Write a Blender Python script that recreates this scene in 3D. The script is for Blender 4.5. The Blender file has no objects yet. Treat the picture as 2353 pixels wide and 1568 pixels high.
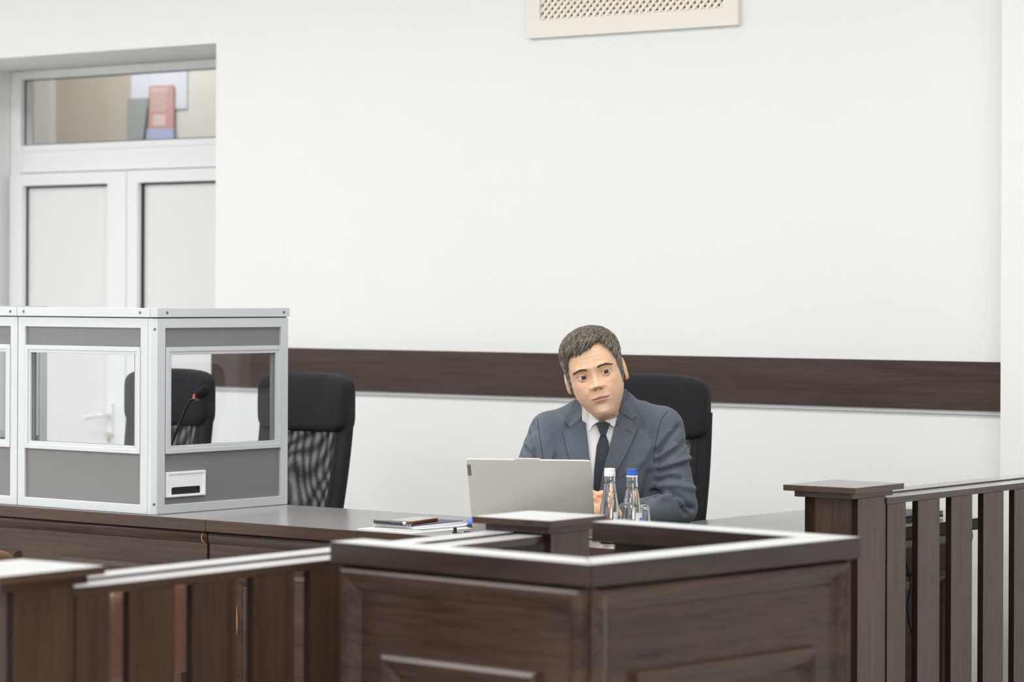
import bpy, bmesh, math, random
import numpy as np
from mathutils import Vector, Matrix, Euler
random.seed(7)
rng = np.random.default_rng(7)
SC = bpy.context.scene
COL = SC.collection
PI = math.pi

# ------------------------------------------------------------------ camera
ALPHA = math.radians(38.293)             # heading of the view against the room's axes
CAM_R = Vector((math.cos(ALPHA), math.sin(ALPHA), 0))
CAM_F = Vector((-math.sin(ALPHA), math.cos(ALPHA), 0))
ROLL = 0.00404
cam_data = bpy.data.cameras.new('camera')
cam = bpy.data.objects.new('camera', cam_data)
COL.objects.link(cam)
_r = CAM_R * math.cos(ROLL) + Vector((0, 0, 1)) * math.sin(ROLL)
_u = Vector((0, 0, 1)) * math.cos(ROLL) - CAM_R * math.sin(ROLL)
M = Matrix((( _r.x, _u.x, -CAM_F.x, 0), (_r.y, _u.y, -CAM_F.y, 0), (_r.z, _u.z, -CAM_F.z, 1.58), (0, 0, 0, 1)))
cam.matrix_world = M
cam_data.sensor_width = 36.0
cam_data.sensor_fit = 'HORIZONTAL'
cam_data.lens = 6614.0 / 2353.0 * 36.0
cam_data.shift_y = -108.8 / 2353.0
cam_data.clip_start = 0.05
cam_data.clip_end = 60
cam_data.dof.use_dof = True
cam_data.dof.focus_distance = 7.85
cam_data.dof.aperture_fstop = 4.0
SC.camera = cam

# ------------------------------------------------------------------ light
w = bpy.data.worlds.new('world')
SC.world = w
w.use_nodes = True
w.node_tree.nodes['Background'].inputs[0].default_value = (0.985, 0.99, 1.0, 1)
w.node_tree.nodes['Background'].inputs[1].default_value = WORLD_STRENGTH = 0.5

def ceiling_lamp(x, y, sx, sy, power, z=3.36):
    d = bpy.data.lights.new('ceiling_lamp', 'AREA')
    d.shape = 'RECTANGLE'; d.size = sx; d.size_y = sy; d.energy = power
    d.color = (0.975, 0.988, 1.0)
    o = bpy.data.objects.new('ceiling_lamp', d); COL.objects.link(o)
    o.location = (x, y, z)
for lx, ly, pw in ((-9.4, 5.3, 28), (-6.9, 5.5, 24), (-4.7, 5.5, 20), (-2.5, 5.5, 17), (-10.4, 2.8, 34), (-8.2, 2.8, 28), (-5.6, 2.8, 18), (-2.8, 2.8, 20),
                   (-10.4, -0.2, 40), (-8.2, -0.2, 34), (-5.6, -0.2, 26), (-2.6, -0.2, 30), (-8.2, -3.0, 34), (-5.6, -3.0, 34), (-2.6, -3.0, 40), (0.4, -3.0, 40), (1.6, 4.6, 34), (2.6, 1.6, 44)):
    ceiling_lamp(lx, ly, 1.2, 0.6, pw * 1.25)
def add_fill_light(x, y, z, sx, sz, power, rz):
    d = bpy.data.lights.new('fill_light', 'AREA'); d.shape = 'RECTANGLE'; d.size = sx; d.size_y = sz; d.energy = power
    o = bpy.data.objects.new('fill_light', d); COL.objects.link(o)
    o.location = (x, y, z); o.rotation_euler = (PI / 2, 0, rz)
add_fill_light(-4.5, -4.9, 2.55, 7.0, 1.5, 45, 0.0)                # added fill from behind the view, no windows known there
add_fill_light(4.8, -1.0, 2.55, 6.0, 1.5, 190, PI / 2)  # added side fill to brighten the door recess
ceiling_lamp(-9.6, 9.0, 0.6, 0.3, 13, 3.3)          # the corridor behind the door

vs = SC.view_settings
vs.view_transform = 'Standard'; vs.look = 'None'; vs.gamma = 1.0; vs.use_curve_mapping = False
vs.exposure = 0.11
SC.cycles.use_denoising = True
SC.cycles.max_bounces = 10
SC.cycles.transmission_bounces = 10
SC.cycles.transparent_max_bounces = 16
SC.cycles.caustics_refractive = False
SC.cycles.caustics_reflective = False

# ------------------------------------------------------------------ materials
def lin(r, g, b):
    def f(c):
        c /= 255.0
        return c / 12.92 if c <= 0.04045 else ((c + 0.055) / 1.055) ** 2.4
    return (f(r), f(g), f(b), 1.0)

def new_mat(name):
    m = bpy.data.materials.new(name); m.use_nodes = True
    nt = m.node_tree
    return m, nt, nt.nodes['Principled BSDF']

def N(nt, kind, **kw):
    n = nt.nodes.new(kind)
    for k, v in kw.items():
        if k.startswith('i_'):
            n.inputs[k[2:].replace('_', ' ')].default_value = v
        else:
            setattr(n, k, v)
    return n

def plain(name, col, rough=0.5, metal=0.0, ior=1.5, noise=0.0, nscale=40, bump=0.0, spec=0.5):
    m, nt, p = new_mat(name)
    p.inputs['Base Color'].default_value = col
    p.inputs['Roughness'].default_value = rough
    p.inputs['Metallic'].default_value = metal
    p.inputs['IOR'].default_value = ior
    p.inputs['Specular IOR Level'].default_value = spec
    tc = N(nt, 'ShaderNodeTexCoord')
    nz = N(nt, 'ShaderNodeTexNoise', i_Scale=nscale, i_Detail=4.0)
    nt.links.new(tc.outputs['Object'], nz.inputs['Vector'])
    if noise:
        mx = N(nt, 'ShaderNodeMix', data_type='RGBA')
        mx.inputs[6].default_value = [c * (1 - noise) for c in col[:3]] + [1]
        mx.inputs[7].default_value = [min(1, c * (1 + noise)) for c in col[:3]] + [1]
        nt.links.new(nz.outputs['Fac'], mx.inputs[0]); nt.links.new(mx.outputs[2], p.inputs['Base Color'])
    if bump:
        b = N(nt, 'ShaderNodeBump', i_Strength=bump, i_Distance=0.002)
        nt.links.new(nz.outputs['Fac'], b.inputs['Height']); nt.links.new(b.outputs[0], p.inputs['Normal'])
    return m

def wood(name, grain, dark, light, rough=0.22, spec=0.35, across=70.0, along=2.2, ior=1.5, coat=0.0, coat_ior=1.5, coat_rough=0.035, sheen=0.0, sheen_rough=0.3, contrast=(0.3, 0.72)):
    """dark laminate; grain 0/1/2 = the local axis the grain runs along"""
    m, nt, p = new_mat(name)
    tc = N(nt, 'ShaderNodeTexCoord')
    mp = N(nt, 'ShaderNodeMapping')
    s = [across] * 3; s[grain] = along
    mp.inputs['Scale'].default_value = s
    nt.links.new(tc.outputs['Object'], mp.inputs['Vector'])
    n1 = N(nt, 'ShaderNodeTexNoise', i_Scale=1.0, i_Detail=6.0, i_Roughness=0.65, i_Distortion=0.6)
    nt.links.new(mp.outputs[0], n1.inputs['Vector'])
    mp2 = N(nt, 'ShaderNodeMapping')
    s2 = [across * 5] * 3; s2[grain] = along * 5
    mp2.inputs['Scale'].default_value = s2
    nt.links.new(tc.outputs['Object'], mp2.inputs['Vector'])
    n2 = N(nt, 'ShaderNodeTexNoise', i_Scale=1.0, i_Detail=3.0)
    nt.links.new(mp2.outputs[0], n2.inputs['Vector'])
    mp3 = N(nt, 'ShaderNodeMapping')
    s3 = [12.0] * 3; s3[grain] = 0.9
    mp3.inputs['Scale'].default_value = s3
    nt.links.new(tc.outputs['Object'], mp3.inputs['Vector'])
    n3 = N(nt, 'ShaderNodeTexNoise', i_Scale=1.0, i_Detail=3.0, i_Distortion=1.2)
    nt.links.new(mp3.outputs[0], n3.inputs['Vector'])
    a = N(nt, 'ShaderNodeMath', operation='MULTIPLY'); a.inputs[1].default_value = 0.35
    b = N(nt, 'ShaderNodeMath', operation='MULTIPLY_ADD'); b.inputs[1].default_value = 0.3
    c = N(nt, 'ShaderNodeMath', operation='MULTIPLY_ADD'); c.inputs[1].default_value = 0.35
    nt.links.new(n1.outputs['Fac'], a.inputs[0])
    nt.links.new(n2.outputs['Fac'], b.inputs[0]); nt.links.new(a.outputs[0], b.inputs[2])
    nt.links.new(n3.outputs['Fac'], c.inputs[0]); nt.links.new(b.outputs[0], c.inputs[2])
    cr = N(nt, 'ShaderNodeValToRGB')
    cr.color_ramp.elements[0].position = contrast[0]; cr.color_ramp.elements[0].color = dark
    cr.color_ramp.elements[1].position = contrast[1]; cr.color_ramp.elements[1].color = light
    nt.links.new(c.outputs[0], cr.inputs['Fac'])
    nt.links.new(cr.outputs[0], p.inputs['Base Color'])
    p.inputs['Roughness'].default_value = rough
    p.inputs['IOR'].default_value = ior
    p.inputs['Specular IOR Level'].default_value = spec
    p.inputs['Sheen Weight'].default_value = sheen
    p.inputs['Sheen Roughness'].default_value = sheen_rough
    p.inputs['Coat Weight'].default_value = coat
    p.inputs['Coat Roughness'].default_value = coat_rough
    p.inputs['Coat IOR'].default_value = coat_ior
    return m

WD, WL = lin(43, 31, 26), lin(87, 67, 57)
PD, PL = lin(34, 23, 20), lin(76, 56, 47)
TD, TL = lin(38, 27, 24), lin(84, 64, 56)
W_X = wood('dark_wenge_laminate_x', 0, WD, WL)
W_Y = wood('dark_wenge_laminate_y', 1, WD, WL)
W_Z = wood('dark_wenge_laminate_z', 2, WD, WL, across=110)
POD_X = wood('walnut_laminate_x', 0, PD, PL, across=40, coat=0.0, rough=0.25, contrast=(0.37, 0.64))
POD_Y = wood('walnut_laminate_y', 1, PD, PL, across=40, coat=0.0, rough=0.25, contrast=(0.37, 0.64))
POD_Z = wood('walnut_laminate_z', 2, PD, PL, across=40, coat=0.0, rough=0.25, contrast=(0.37, 0.64))
TOP_X = wood('white_sheen_top_x', 0, WD, WL, rough=0.3, coat=1.0, coat_ior=1.5, coat_rough=0.2, sheen=0.4, sheen_rough=0.3)  # tops: same laminate with sheen added for the white of grazing light
TOP_Y = wood('white_sheen_top_y', 1, WD, WL, rough=0.3, coat=1.0, coat_ior=1.5, coat_rough=0.2, sheen=0.4, sheen_rough=0.3)
RIM_X = wood('white_sheen_rim', 0, PD, PL, across=45, rough=0.2, coat=1.0, coat_ior=1.8, coat_rough=0.40, sheen=1.0, sheen_rough=0.3)
CAP_Y = wood('white_sheen_cap', 1, WD, WL, rough=0.2, coat=1.0, coat_ior=1.8, coat_rough=0.38, sheen=1.0, sheen_rough=0.3)
TRIM = wood('trim_laminate', 0, TD, TL, across=60, along=1.6, rough=0.45, coat=0.0)
M_BAND = wood('dark_edge_banding', 2, lin(24, 15, 14), lin(46, 31, 28), across=90, rough=0.65, spec=0.08)
M_RAW = plain('raw_chipboard_edge', lin(205, 150, 95), 0.8, noise=0.15)
M_LOCK = plain('pale_brass', lin(205, 194, 176), 0.4, noise=0.05)
M_WALL = plain('white_wall_paint', lin(238, 239, 238), 0.75, noise=0.012, nscale=3, bump=0.04)
M_CEIL = plain('white_ceiling_paint', lin(244, 244, 243), 0.9, noise=0.01)
M_CORR = plain('beige_corridor_paint', lin(196, 186, 174), 0.8, noise=0.06, nscale=2)
M_CORR2 = plain('pale_corridor_paint', lin(224, 220, 212), 0.8, noise=0.02, nscale=2)
M_FLOOR = plain('grey_stone_floor', lin(205, 202, 196), 0.35, noise=0.12, nscale=6)
M_DAIS = plain('grey_dais_carpet', lin(190, 187, 182), 0.95, noise=0.2, nscale=200, bump=0.4)
M_PVC = plain('white_pvc', lin(246, 247, 248), 0.28, noise=0.004)
M_PVCP = plain('white_infill_panel', lin(240, 240, 240), 0.4, noise=0.008)
M_GASKET = plain('black_gasket', lin(28, 30, 33), 0.6, noise=0.1)
M_CREAM = plain('cream_painted_wood', lin(238, 232, 224), 0.5, noise=0.01)
M_CREAM2 = plain('cream_lattice', lin(242, 234, 223), 0.5, noise=0.01)
M_VOID = plain('dark_duct', lin(22, 19, 17), 0.9, noise=0.1)
M_ALU = plain('brushed_white_aluminium', lin(208, 212, 215), 0.4, 0.2, noise=0.02, nscale=120)
M_GREY = plain('grey_booth_laminate', lin(124, 124, 125), 0.4, noise=0.03, nscale=300)
M_SCREW = plain('steel_screw', lin(120, 120, 122), 0.35, 0.9, noise=0.1)
M_DARKSEAL = plain('dark_glazing_seal', lin(40, 42, 48), 0.5, noise=0.1)
M_FABRIC = plain('black_chair_fabric', lin(26, 26, 30), 0.9, noise=0.3, nscale=500, bump=0.5)
M_BLACK = plain('black_plastic', lin(24, 24, 26), 0.4, noise=0.08)
M_CHROME = plain('chrome', lin(200, 200, 205), 0.15, 1.0, noise=0.02)
M_SILVER = plain('silver_laptop_lid', lin(206, 206, 201), 0.36, 0.3, noise=0.006, nscale=500)
M_KEYS = plain('dark_laptop_keys', lin(50, 50, 54), 0.5, noise=0.05)
M_TAG = plain('brown_badge', lin(150, 140, 126), 0.35, 0.5, noise=0.03)
M_TAGTXT = plain('dark_badge_lettering', lin(62, 48, 42), 0.4, noise=0.02)
M_PAPER = plain('white_paper', lin(236, 236, 236), 0.8, noise=0.01)
M_INK = plain('grey_print', lin(176, 178, 186), 0.8, noise=0.05)
M_NAVY = plain('navy_cover', lin(38, 42, 66), 0.35, noise=0.1)
M_AMBER = plain('amber_phone_edge', lin(120, 76, 32), 0.3, 0.2, noise=0.15, nscale=30)
M_SCREEN = plain('dark_phone_glass', lin(206, 200, 192), 0.15, noise=0.02)
M_BLUE = plain('blue_plastic', lin(40, 92, 190), 0.4, noise=0.04)
M_BLUE2 = plain('light_blue_plastic', lin(98, 128, 222), 0.4, noise=0.04)
M_WCAP = plain('white_cap_plastic', lin(238, 238, 238), 0.4, noise=0.01)
M_LEATHER = plain('brown_leather', lin(112, 76, 58), 0.4, noise=0.2, nscale=60, bump=0.3)
M_POSTER_R = plain('red_print', lin(208, 158, 150), 0.6, noise=0.05)  # corridor prints paled to carry the haze of the glass reflections
M_POSTER_B = plain('blue_print', lin(178, 184, 224), 0.6, noise=0.05)
M_POSTER_G = plain('dark_grey_board', lin(158, 162, 160), 0.6, noise=0.05)
M_POSTER_T = plain('pale_print', lin(226, 200, 200), 0.6, noise=0.03)
M_PAPERB = plain('cool_white_sheet', lin(226, 227, 236), 0.7, noise=0.02)
M_SPIRAL = plain('wire_binding', lin(196, 198, 204), 0.25, 0.9, noise=0.03)
M_FOAM = plain('black_foam', lin(22, 20, 20), 0.95, noise=0.3, nscale=900, bump=0.6)
M_LED = plain('orange_ring', lin(226, 92, 48), 0.3, noise=0.05)

def thin_glass(name, tint, refl=1.0, rough=0.0):
    m, nt, p = new_mat(name)
    nt.nodes.remove(p)
    out = nt.nodes['Material Output']
    lw = N(nt, 'ShaderNodeLayerWeight'); lw.inputs[0].default_value = 0.5
    pw = N(nt, 'ShaderNodeMath', operation='POWER'); pw.inputs[1].default_value = 5.0
    fr = N(nt, 'ShaderNodeMath', operation='MULTIPLY_ADD'); fr.inputs[1].default_value = 0.9; fr.inputs[2].default_value = 0.04
    nt.links.new(lw.outputs['Facing'], pw.inputs[0]); nt.links.new(pw.outputs[0], fr.inputs[0])
    mul = N(nt, 'ShaderNodeMath', operation='MULTIPLY'); mul.inputs[1].default_value = refl
    tr = N(nt, 'ShaderNodeBsdfTransparent'); tr.inputs[0].default_value = tint
    gl = N(nt, 'ShaderNodeBsdfGlossy'); gl.inputs['Roughness'].default_value = rough
    mx = N(nt, 'ShaderNodeMixShader')
    nt.links.new(fr.outputs[0], mul.inputs[0]); nt.links.new(mul.outputs[0], mx.inputs[0])
    nt.links.new(tr.outputs[0], mx.inputs[1]); nt.links.new(gl.outputs[0], mx.inputs[2])
    nt.links.new(mx.outputs[0], out.inputs[0])
    return m
M_PANE = thin_glass('clear_acrylic_pane', (0.975, 0.98, 0.985, 1), 0.9)
M_DOORGLASS = thin_glass('door_glass', (0.97, 0.975, 0.97, 1), 1.0)

def solid_glass(name, col, ior):
    m, nt, p = new_mat(name)
    p.inputs['Base Color'].default_value = col
    p.inputs['Roughness'].default_value = 0.0
    p.inputs['Transmission Weight'].default_value = 1.0
    p.inputs['IOR'].default_value = ior
    return m
M_GLASS = solid_glass('bottle_glass', (0.96, 0.985, 0.975, 1), 1.5)
M_WATER = solid_glass('water', (0.985, 0.995, 0.995, 1), 1.33)

def mesh_fabric(name, pitch, warp, ang):
    """open black net: holes on a square lattice"""
    m, nt, p = new_mat(name)
    p.inputs['Base Color'].default_value = lin(30, 29, 31)
    p.inputs['Roughness'].default_value = 0.8
    tc = N(nt, 'ShaderNodeTexCoord')
    nz = N(nt, 'ShaderNodeTexNoise', i_Scale=5.0, i_Detail=0.5)
    nt.links.new(tc.outputs['Object'], nz.inputs['Vector'])
    sub = N(nt, 'ShaderNodeVectorMath', operation='SUBTRACT'); sub.inputs[1].default_value = (0.5, 0.5, 0.5)
    nt.links.new(nz.outputs['Color'], sub.inputs[0])
    sc = N(nt, 'ShaderNodeVectorMath', operation='SCALE'); sc.inputs['Scale'].default_value = warp
    nt.links.new(sub.outputs[0], sc.inputs[0])
    ad = N(nt, 'ShaderNodeVectorMath', operation='ADD')
    nt.links.new(tc.outputs['Object'], ad.inputs[0]); nt.links.new(sc.outputs[0], ad.inputs[1])
    rot = N(nt, 'ShaderNodeVectorRotate', rotation_type='Y_AXIS'); rot.inputs['Angle'].default_value = ang
    nt.links.new(ad.outputs[0], rot.inputs[0])
    sx = N(nt, 'ShaderNodeSeparateXYZ'); nt.links.new(rot.outputs[0], sx.inputs[0])
    outs = []
    for ax in ('X', 'Z'):
        k = N(nt, 'ShaderNodeMath', operation='MULTIPLY'); k.inputs[1].default_value = 2 * PI / pitch
        nt.links.new(sx.outputs[ax], k.inputs[0])
        s = N(nt, 'ShaderNodeMath', operation='SINE'); nt.links.new(k.outputs[0], s.inputs[0]); outs.append(s)
    add = N(nt, 'ShaderNodeMath', operation='ADD')
    nt.links.new(outs[0].outputs[0], add.inputs[0]); nt.links.new(outs[1].outputs[0], add.inputs[1])
    th = N(nt, 'ShaderNodeMath', operation='LESS_THAN'); th.inputs[1].default_value = 0.62
    nt.links.new(add.outputs[0], th.inputs[0])
    nt.links.new(th.outputs[0], p.inputs['Alpha'])
    return m
M_NET_A = mesh_fabric('black_net_front', 0.0046, 0.004, PI / 4)
M_NET_B = mesh_fabric('black_net_back', 0.0050, 0.030, PI / 4 + 0.05)

# ------------------------------------------------------------------ mesh helpers
class MB:
    def __init__(self):
        self.v = []; self.f = []
    def add(self, verts, faces):
        o = len(self.v)
        self.v.extend([tuple(q) for q in verts]); self.f.extend([tuple(i + o for i in f) for f in faces])
        return self
    def box(self, x0, x1, y0, y1, z0, z1):
        v = [(x0, y0, z0), (x1, y0, z0), (x1, y1, z0), (x0, y1, z0), (x0, y0, z1), (x1, y0, z1), (x1, y1, z1), (x0, y1, z1)]
        return self.add(v, [(0, 3, 2, 1), (4, 5, 6, 7), (0, 1, 5, 4), (1, 2, 6, 5), (2, 3, 7, 6), (3, 0, 4, 7)])
    def prism(self, poly, z0, z1):
        n = len(poly)
        v = [(x, y, z0) for x, y in poly] + [(x, y, z1) for x, y in poly]
        f = [tuple(range(n - 1, -1, -1)), tuple(range(n, 2 * n))]
        f += [(i, (i + 1) % n, n + (i + 1) % n, n + i) for i in range(n)]
        return self.add(v, f)
    def extrude(self, poly, origin, ex, ey, en, t):
        """planar polygon given in the (ex, ey) plane, thickened by t along en"""
        o, ex, ey, en = Vector(origin), Vector(ex), Vector(ey), Vector(en)
        n = len(poly)
        v = [o + ex * a + ey * b for a, b in poly] + [o + ex * a + ey * b + en * t for a, b in poly]
        f = [tuple(range(n - 1, -1, -1)), tuple(range(n, 2 * n))]
        f += [(i, (i + 1) % n, n + (i + 1) % n, n + i) for i in range(n)]
        return self.add(v, f)
    def grid(self, fn, nu, nv, cu=False, cv=False):
        o = [[fn(i / (nu if cu else nu - 1), j / (nv if cv else nv - 1)) for j in range(nv)] for i in range(nu)]
        v = [q for row in o for q in row]
        f = []
        for i in range(nu if cu else nu - 1):
            for j in range(nv if cv else nv - 1):
                a, b = i, (i + 1) % nu; c, d = j, (j + 1) % nv
                f.append((a * nv + c, b * nv + c, b * nv + d, a * nv + d))
        return self.add(v, f)
    def lathe(self, prof, n=24, c=(0, 0, 0), cap=True):
        v = []; f = []
        m = len(prof)
        for k in range(n):
            a = 2 * PI * k / n
            for r, z in prof:
                v.append((c[0] + r * math.cos(a), c[1] + r * math.sin(a), c[2] + z))
        for k in range(n):
            k2 = (k + 1) % n
            for j in range(m - 1):
                f.append((k * m + j, k2 * m + j, k2 * m + j + 1, k * m + j + 1))
        if cap:
            f.append(tuple(k * m for k in range(n - 1, -1, -1)))
            f.append(tuple(k * m + m - 1 for k in range(n)))
        return self.add(v, f)
    def tube(self, pts, rad, n=10, cap=True, sq=None):
        pts = [Vector(p) for p in pts]
        if not hasattr(rad, '__len__'): rad = [rad] * len(pts)
        v = []; f = []
        t0 = (pts[1] - pts[0]).normalized()
        ref = Vector((0, 0, 1)) if abs(t0.z) < 0.9 else Vector((1, 0, 0))
        nrm = t0.cross(ref).normalized()
        for i, p in enumerate(pts):
            t = (pts[min(i + 1, len(pts) - 1)] - pts[max(i - 1, 0)]).normalized()
            nrm = (nrm - t * nrm.dot(t)).normalized()
            b = t.cross(nrm)
            for k in range(n):
                a = 2 * PI * k / n
                ca, sa = math.cos(a), math.sin(a)
                if sq:
                    e = 0.5
                    ca = math.copysign(abs(ca) ** e, ca) * sq[0]; sa = math.copysign(abs(sa) ** e, sa) * sq[1]
                v.append(p + (nrm * ca + b * sa) * rad[i])
        L = len(pts)
        for i in range(L - 1):
            for k in range(n):
                k2 = (k + 1) % n
                f.append((i * n + k, i * n + k2, (i + 1) * n + k2, (i + 1) * n + k))
        if cap:
            f.append(tuple(range(n - 1, -1, -1))); f.append(tuple((L - 1) * n + k for k in range(n)))
        return self.add(v, f)
    def ring(self, x0, x1, z0, z1, wl, wr, wb, wt, y0, y1):
        """rectangular frame in the x-z plane, mitred; outer rect, member widths, depth y0..y1"""
        o = [(x0, z0), (x1, z0), (x1, z1), (x0, z1)]
        i = [(x0 + wl, z0 + wb), (x1 - wr, z0 + wb), (x1 - wr, z1 - wt), (x0 + wl, z1 - wt)]
        v = [(a, y0, b) for a, b in o] + [(a, y0, b) for a, b in i] + [(a, y1, b) for a, b in o] + [(a, y1, b) for a, b in i]
        f = []
        for k in range(4):
            k2 = (k + 1) % 4
            f += [(k, k2, 4 + k2, 4 + k), (8 + k2, 8 + k, 12 + k, 12 + k2), (k2, k, 8 + k, 8 + k2), (4 + k, 4 + k2, 12 + k2, 12 + k)]
        return self.add(v, f)
    def moulding(self, x0, x1, z0, z1, prof, y):
        """mitred picture-frame moulding on a face in the x-z plane; prof = [(inset, height)], height goes to -y"""
        v = []; f = []
        for d, h in prof:
            v += [(x0 + d, y - h, z0 + d), (x1 - d, y - h, z0 + d), (x1 - d, y - h, z1 - d), (x0 + d, y - h, z1 - d)]
        for j in range(len(prof) - 1):
            for k in range(4):
                k2 = (k + 1) % 4
                f.append((j * 4 + k, j * 4 + k2, (j + 1) * 4 + k2, (j + 1) * 4 + k))
        return self.add(v, f)
    def xform(self, mat, start=0):
        for i in range(start, len(self.v)):
            self.v[i] = tuple(mat @ Vector(self.v[i]))
        return self
    def build(self, name, mat, parent=None, bevel=0.0, smooth=False, fix=True, seg=2):
        me = bpy.data.meshes.new(name)
        me.from_pydata([tuple(q) for q in self.v], [], self.f)
        if fix:
            bm = bmesh.new(); bm.from_mesh(me); bmesh.ops.recalc_face_normals(bm, faces=bm.faces); bm.to_mesh(me); bm.free()
        me.update()
        if mat: me.materials.append(mat)
        o = bpy.data.objects.new(name, me); COL.objects.link(o)
        if parent: o.parent = parent
        if smooth:
            me.polygons.foreach_set('use_smooth', [True] * len(me.polygons))
        if bevel:
            b = o.modifiers.new('bevel', 'BEVEL'); b.width = bevel; b.segments = seg; b.limit_method = 'ANGLE'; b.angle_limit = math.radians(40)
        return o

def top_face(o, m):
    """upward faces of one laminate, whitened by a sheen standing in for grazing light"""
    me = o.data; me.materials.append(m)
    for p in me.polygons:
        if p.normal.z > 0.9: p.material_index = len(me.materials) - 1
    return o
def edge_band(o):
    """the narrow sides of a board carry a darker edge banding"""
    me = o.data; me.materials.append(M_BAND)
    for p in me.polygons:
        if abs(p.normal.y) > 0.9: p.material_index = 1
    return o
def tag(o, label=None, cat=None, group=None, kind=None):
    if label: o['label'] = label
    if cat: o['category'] = cat
    if group: o['group'] = group
    if kind: o['kind'] = kind
    return o
def thing(name, loc, label, cat, rz=0.0, group=None):
    o = bpy.data.objects.new(name, None); COL.objects.link(o)
    o.location = loc; o.rotation_euler = (0, 0, rz); o.empty_display_size = 0.1
    return tag(o, label, cat, group)
def struct(o):
    o['kind'] = 'structure'; return o
def copy_tree(o, parent=None):
    c = o.copy(); COL.objects.link(c)
    if parent: c.parent = parent
    for ch in list(o.children): copy_tree(ch, c)
    return c
def superbox(mb, c, h, n=24, m=14, e1=0.35, e2=0.35, warp=None):
    """rounded block (superellipsoid)"""
    def pw(a, e): return math.copysign(abs(a) ** e, a)
    def fn(u, v):
        a = 2 * PI * u; b = -PI / 2 + PI * v
        p = Vector((h[0] * pw(math.cos(b), e1) * pw(math.cos(a), e2), h[1] * pw(math.cos(b), e1) * pw(math.sin(a), e2), h[2] * pw(math.sin(b), e1)))
        if warp: p = warp(p)
        return Vector(c) + p
    return mb.grid(fn, n, m, cu=True)

# ------------------------------------------------------------------ the room
YW = 7.859                                             # back wall
XR, XL = -7.637, -9.349                                # door recess
YD = 8.36                                              # door plane
HC = 3.4
b = MB()
b.box(XR, -4.0, YW, YW + 0.56, 0, HC)
b.box(-12.0, XL, YW, YW + 0.56, 0, HC)
b.box(XL, XR, YW, YW + 0.56, 2.525, HC)
struct(b.build('wall_back', M_WALL))
struct(MB().box(-4.245, 2.0, YW - 0.09, YW + 0.56, 0, HC).build('wall_right', M_WALL))
struct(MB().box(-12.2, -12.0, -5, YW + 0.56, 0, HC).build('wall_left', M_WALL))
struct(MB().box(-12.2, 5, -5, YW + 4.6, -0.1, 0).build('floor', M_FLOOR))
struct(MB().box(-12.2, 5, -5, YW + 4.6, HC, HC + 0.1).build('ceiling', M_CEIL))
struct(MB().prism([(-11.9, 5.25), (-3.99, 5.25), (-3.99, YW - 0.001), (-11.9, YW - 0.001)], 0.001, 0.2).build('dais', M_DAIS))
# corridor seen through the door's fanlight
struct(MB().box(-12.0, -9.905, 9.62, 9.8, 0, HC).build('wall_corridor', M_CORR))
struct(MB().box(-9.905, -7.0, 9.62, 9.8, 0, HC).build('wall_corridor_end', M_CORR2))
b = MB()
b.box(-10.55, -10.43, 9.585, 9.62, 0, 3.2)
struct(b.build('trim_2', M_CORR2))
# wood band along the back wall
b = MB().box(XR + 0.004, -4.247, YW - 0.026, YW, 1.226, 1.376)
struct(b.build('trim_1', TRIM, bevel=0.0015))
struct(MB().box(XR + 0.004, -4.247, YW - 0.012, YW, 1.213, 1.2255).build('trim_3', M_WALL))

# ------------------------------------------------------------------ door
d = thing('door_1', (0, YD, 0.0), 'white PVC double door with a glazed fanlight in the deep wall recess', 'door')
d['kind'] = 'structure'
x0, x1 = XL + 0.002, XR - 0.002
b = MB()
b.ring(x0, x1, 0.0, 2.523, 0.062, 0.062, 0.02, 0.036, 0, 0.07)
b.box(x0 + 0.062, x1 - 0.062, 0.0, 0.07, 2.087, 2.205)          # transom bar
b.box(x0 + 0.062, x1 - 0.062, -0.006, 0.0, 2.176, 2.2)
b.build('frame', M_PVC, d, bevel=0.003)
b = MB(); b.ring(x0 + 0.064, x1 - 0.064, 2.207, 2.485, 0.003, 0.003, 0.003, 0.003, 0.024, 0.029)
b.build('gasket', M_GASKET, d)
MB().box(x0 + 0.066, x1 - 0.066, 0.03, 0.036, 2.209, 2.483).build('fanlight_pane', M_DOORGLASS, d)
xm = -8.606
for nm, a0, a1 in (('leaf', x0 + 0.03, xm - 0.002), ('leaf', xm + 0.002, x1 - 0.03)):
    left = a0 < -9
    b = MB(); wl = 0.078 if left else 0.062; wr = 0.112 if left else 0.078
    b.ring(a0, a1, 0.03, 2.082, wl, wr, 0.12, 0.052, -0.03, 0.04)
    lf = b.build(nm, M_PVC, d, bevel=0.003)
    b = MB()
    b.ring(a0 + wl - 0.001, a1 - wr + 0.001, 0.15, 2.031, 0.0012 if left else 0.0055, 0.0012, 0.003, 0.0085, -0.006, 0.012)
    b.build('gasket', M_GASKET, lf)
    MB().box(a0 + wl, a1 - wr, 0.008, 0.02, 0.148, 2.03).build('infill_panel', M_PVCP, lf)
    if left:
        b = MB(); b.box(a1 - 0.094, a1 - 0.066, -0.042, -0.03, 0.94, 1.12)
        b.tube([(a1 - 0.08, -0.036, 1.073), (a1 - 0.08, -0.085, 1.073), (a1 - 0.10, -0.092, 1.072), (a1 - 0.178, -0.09, 1.058)], 0.011, 10)
        b.build('handle', M_PVC, lf, smooth=False)
        b = MB(); b.tube([(a1 - 0.08, -0.05, 0.985), (a1 - 0.08, -0.03, 0.985)], 0.015, 14)
        b.tube([(a1 - 0.08, -0.05, 0.965), (a1 - 0.08, -0.03, 0.965)], 0.009, 12)
        k = b.build('lock_cylinder', M_LOCK, lf); k['label'] = 'brass lock cylinder below the handle'

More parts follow.
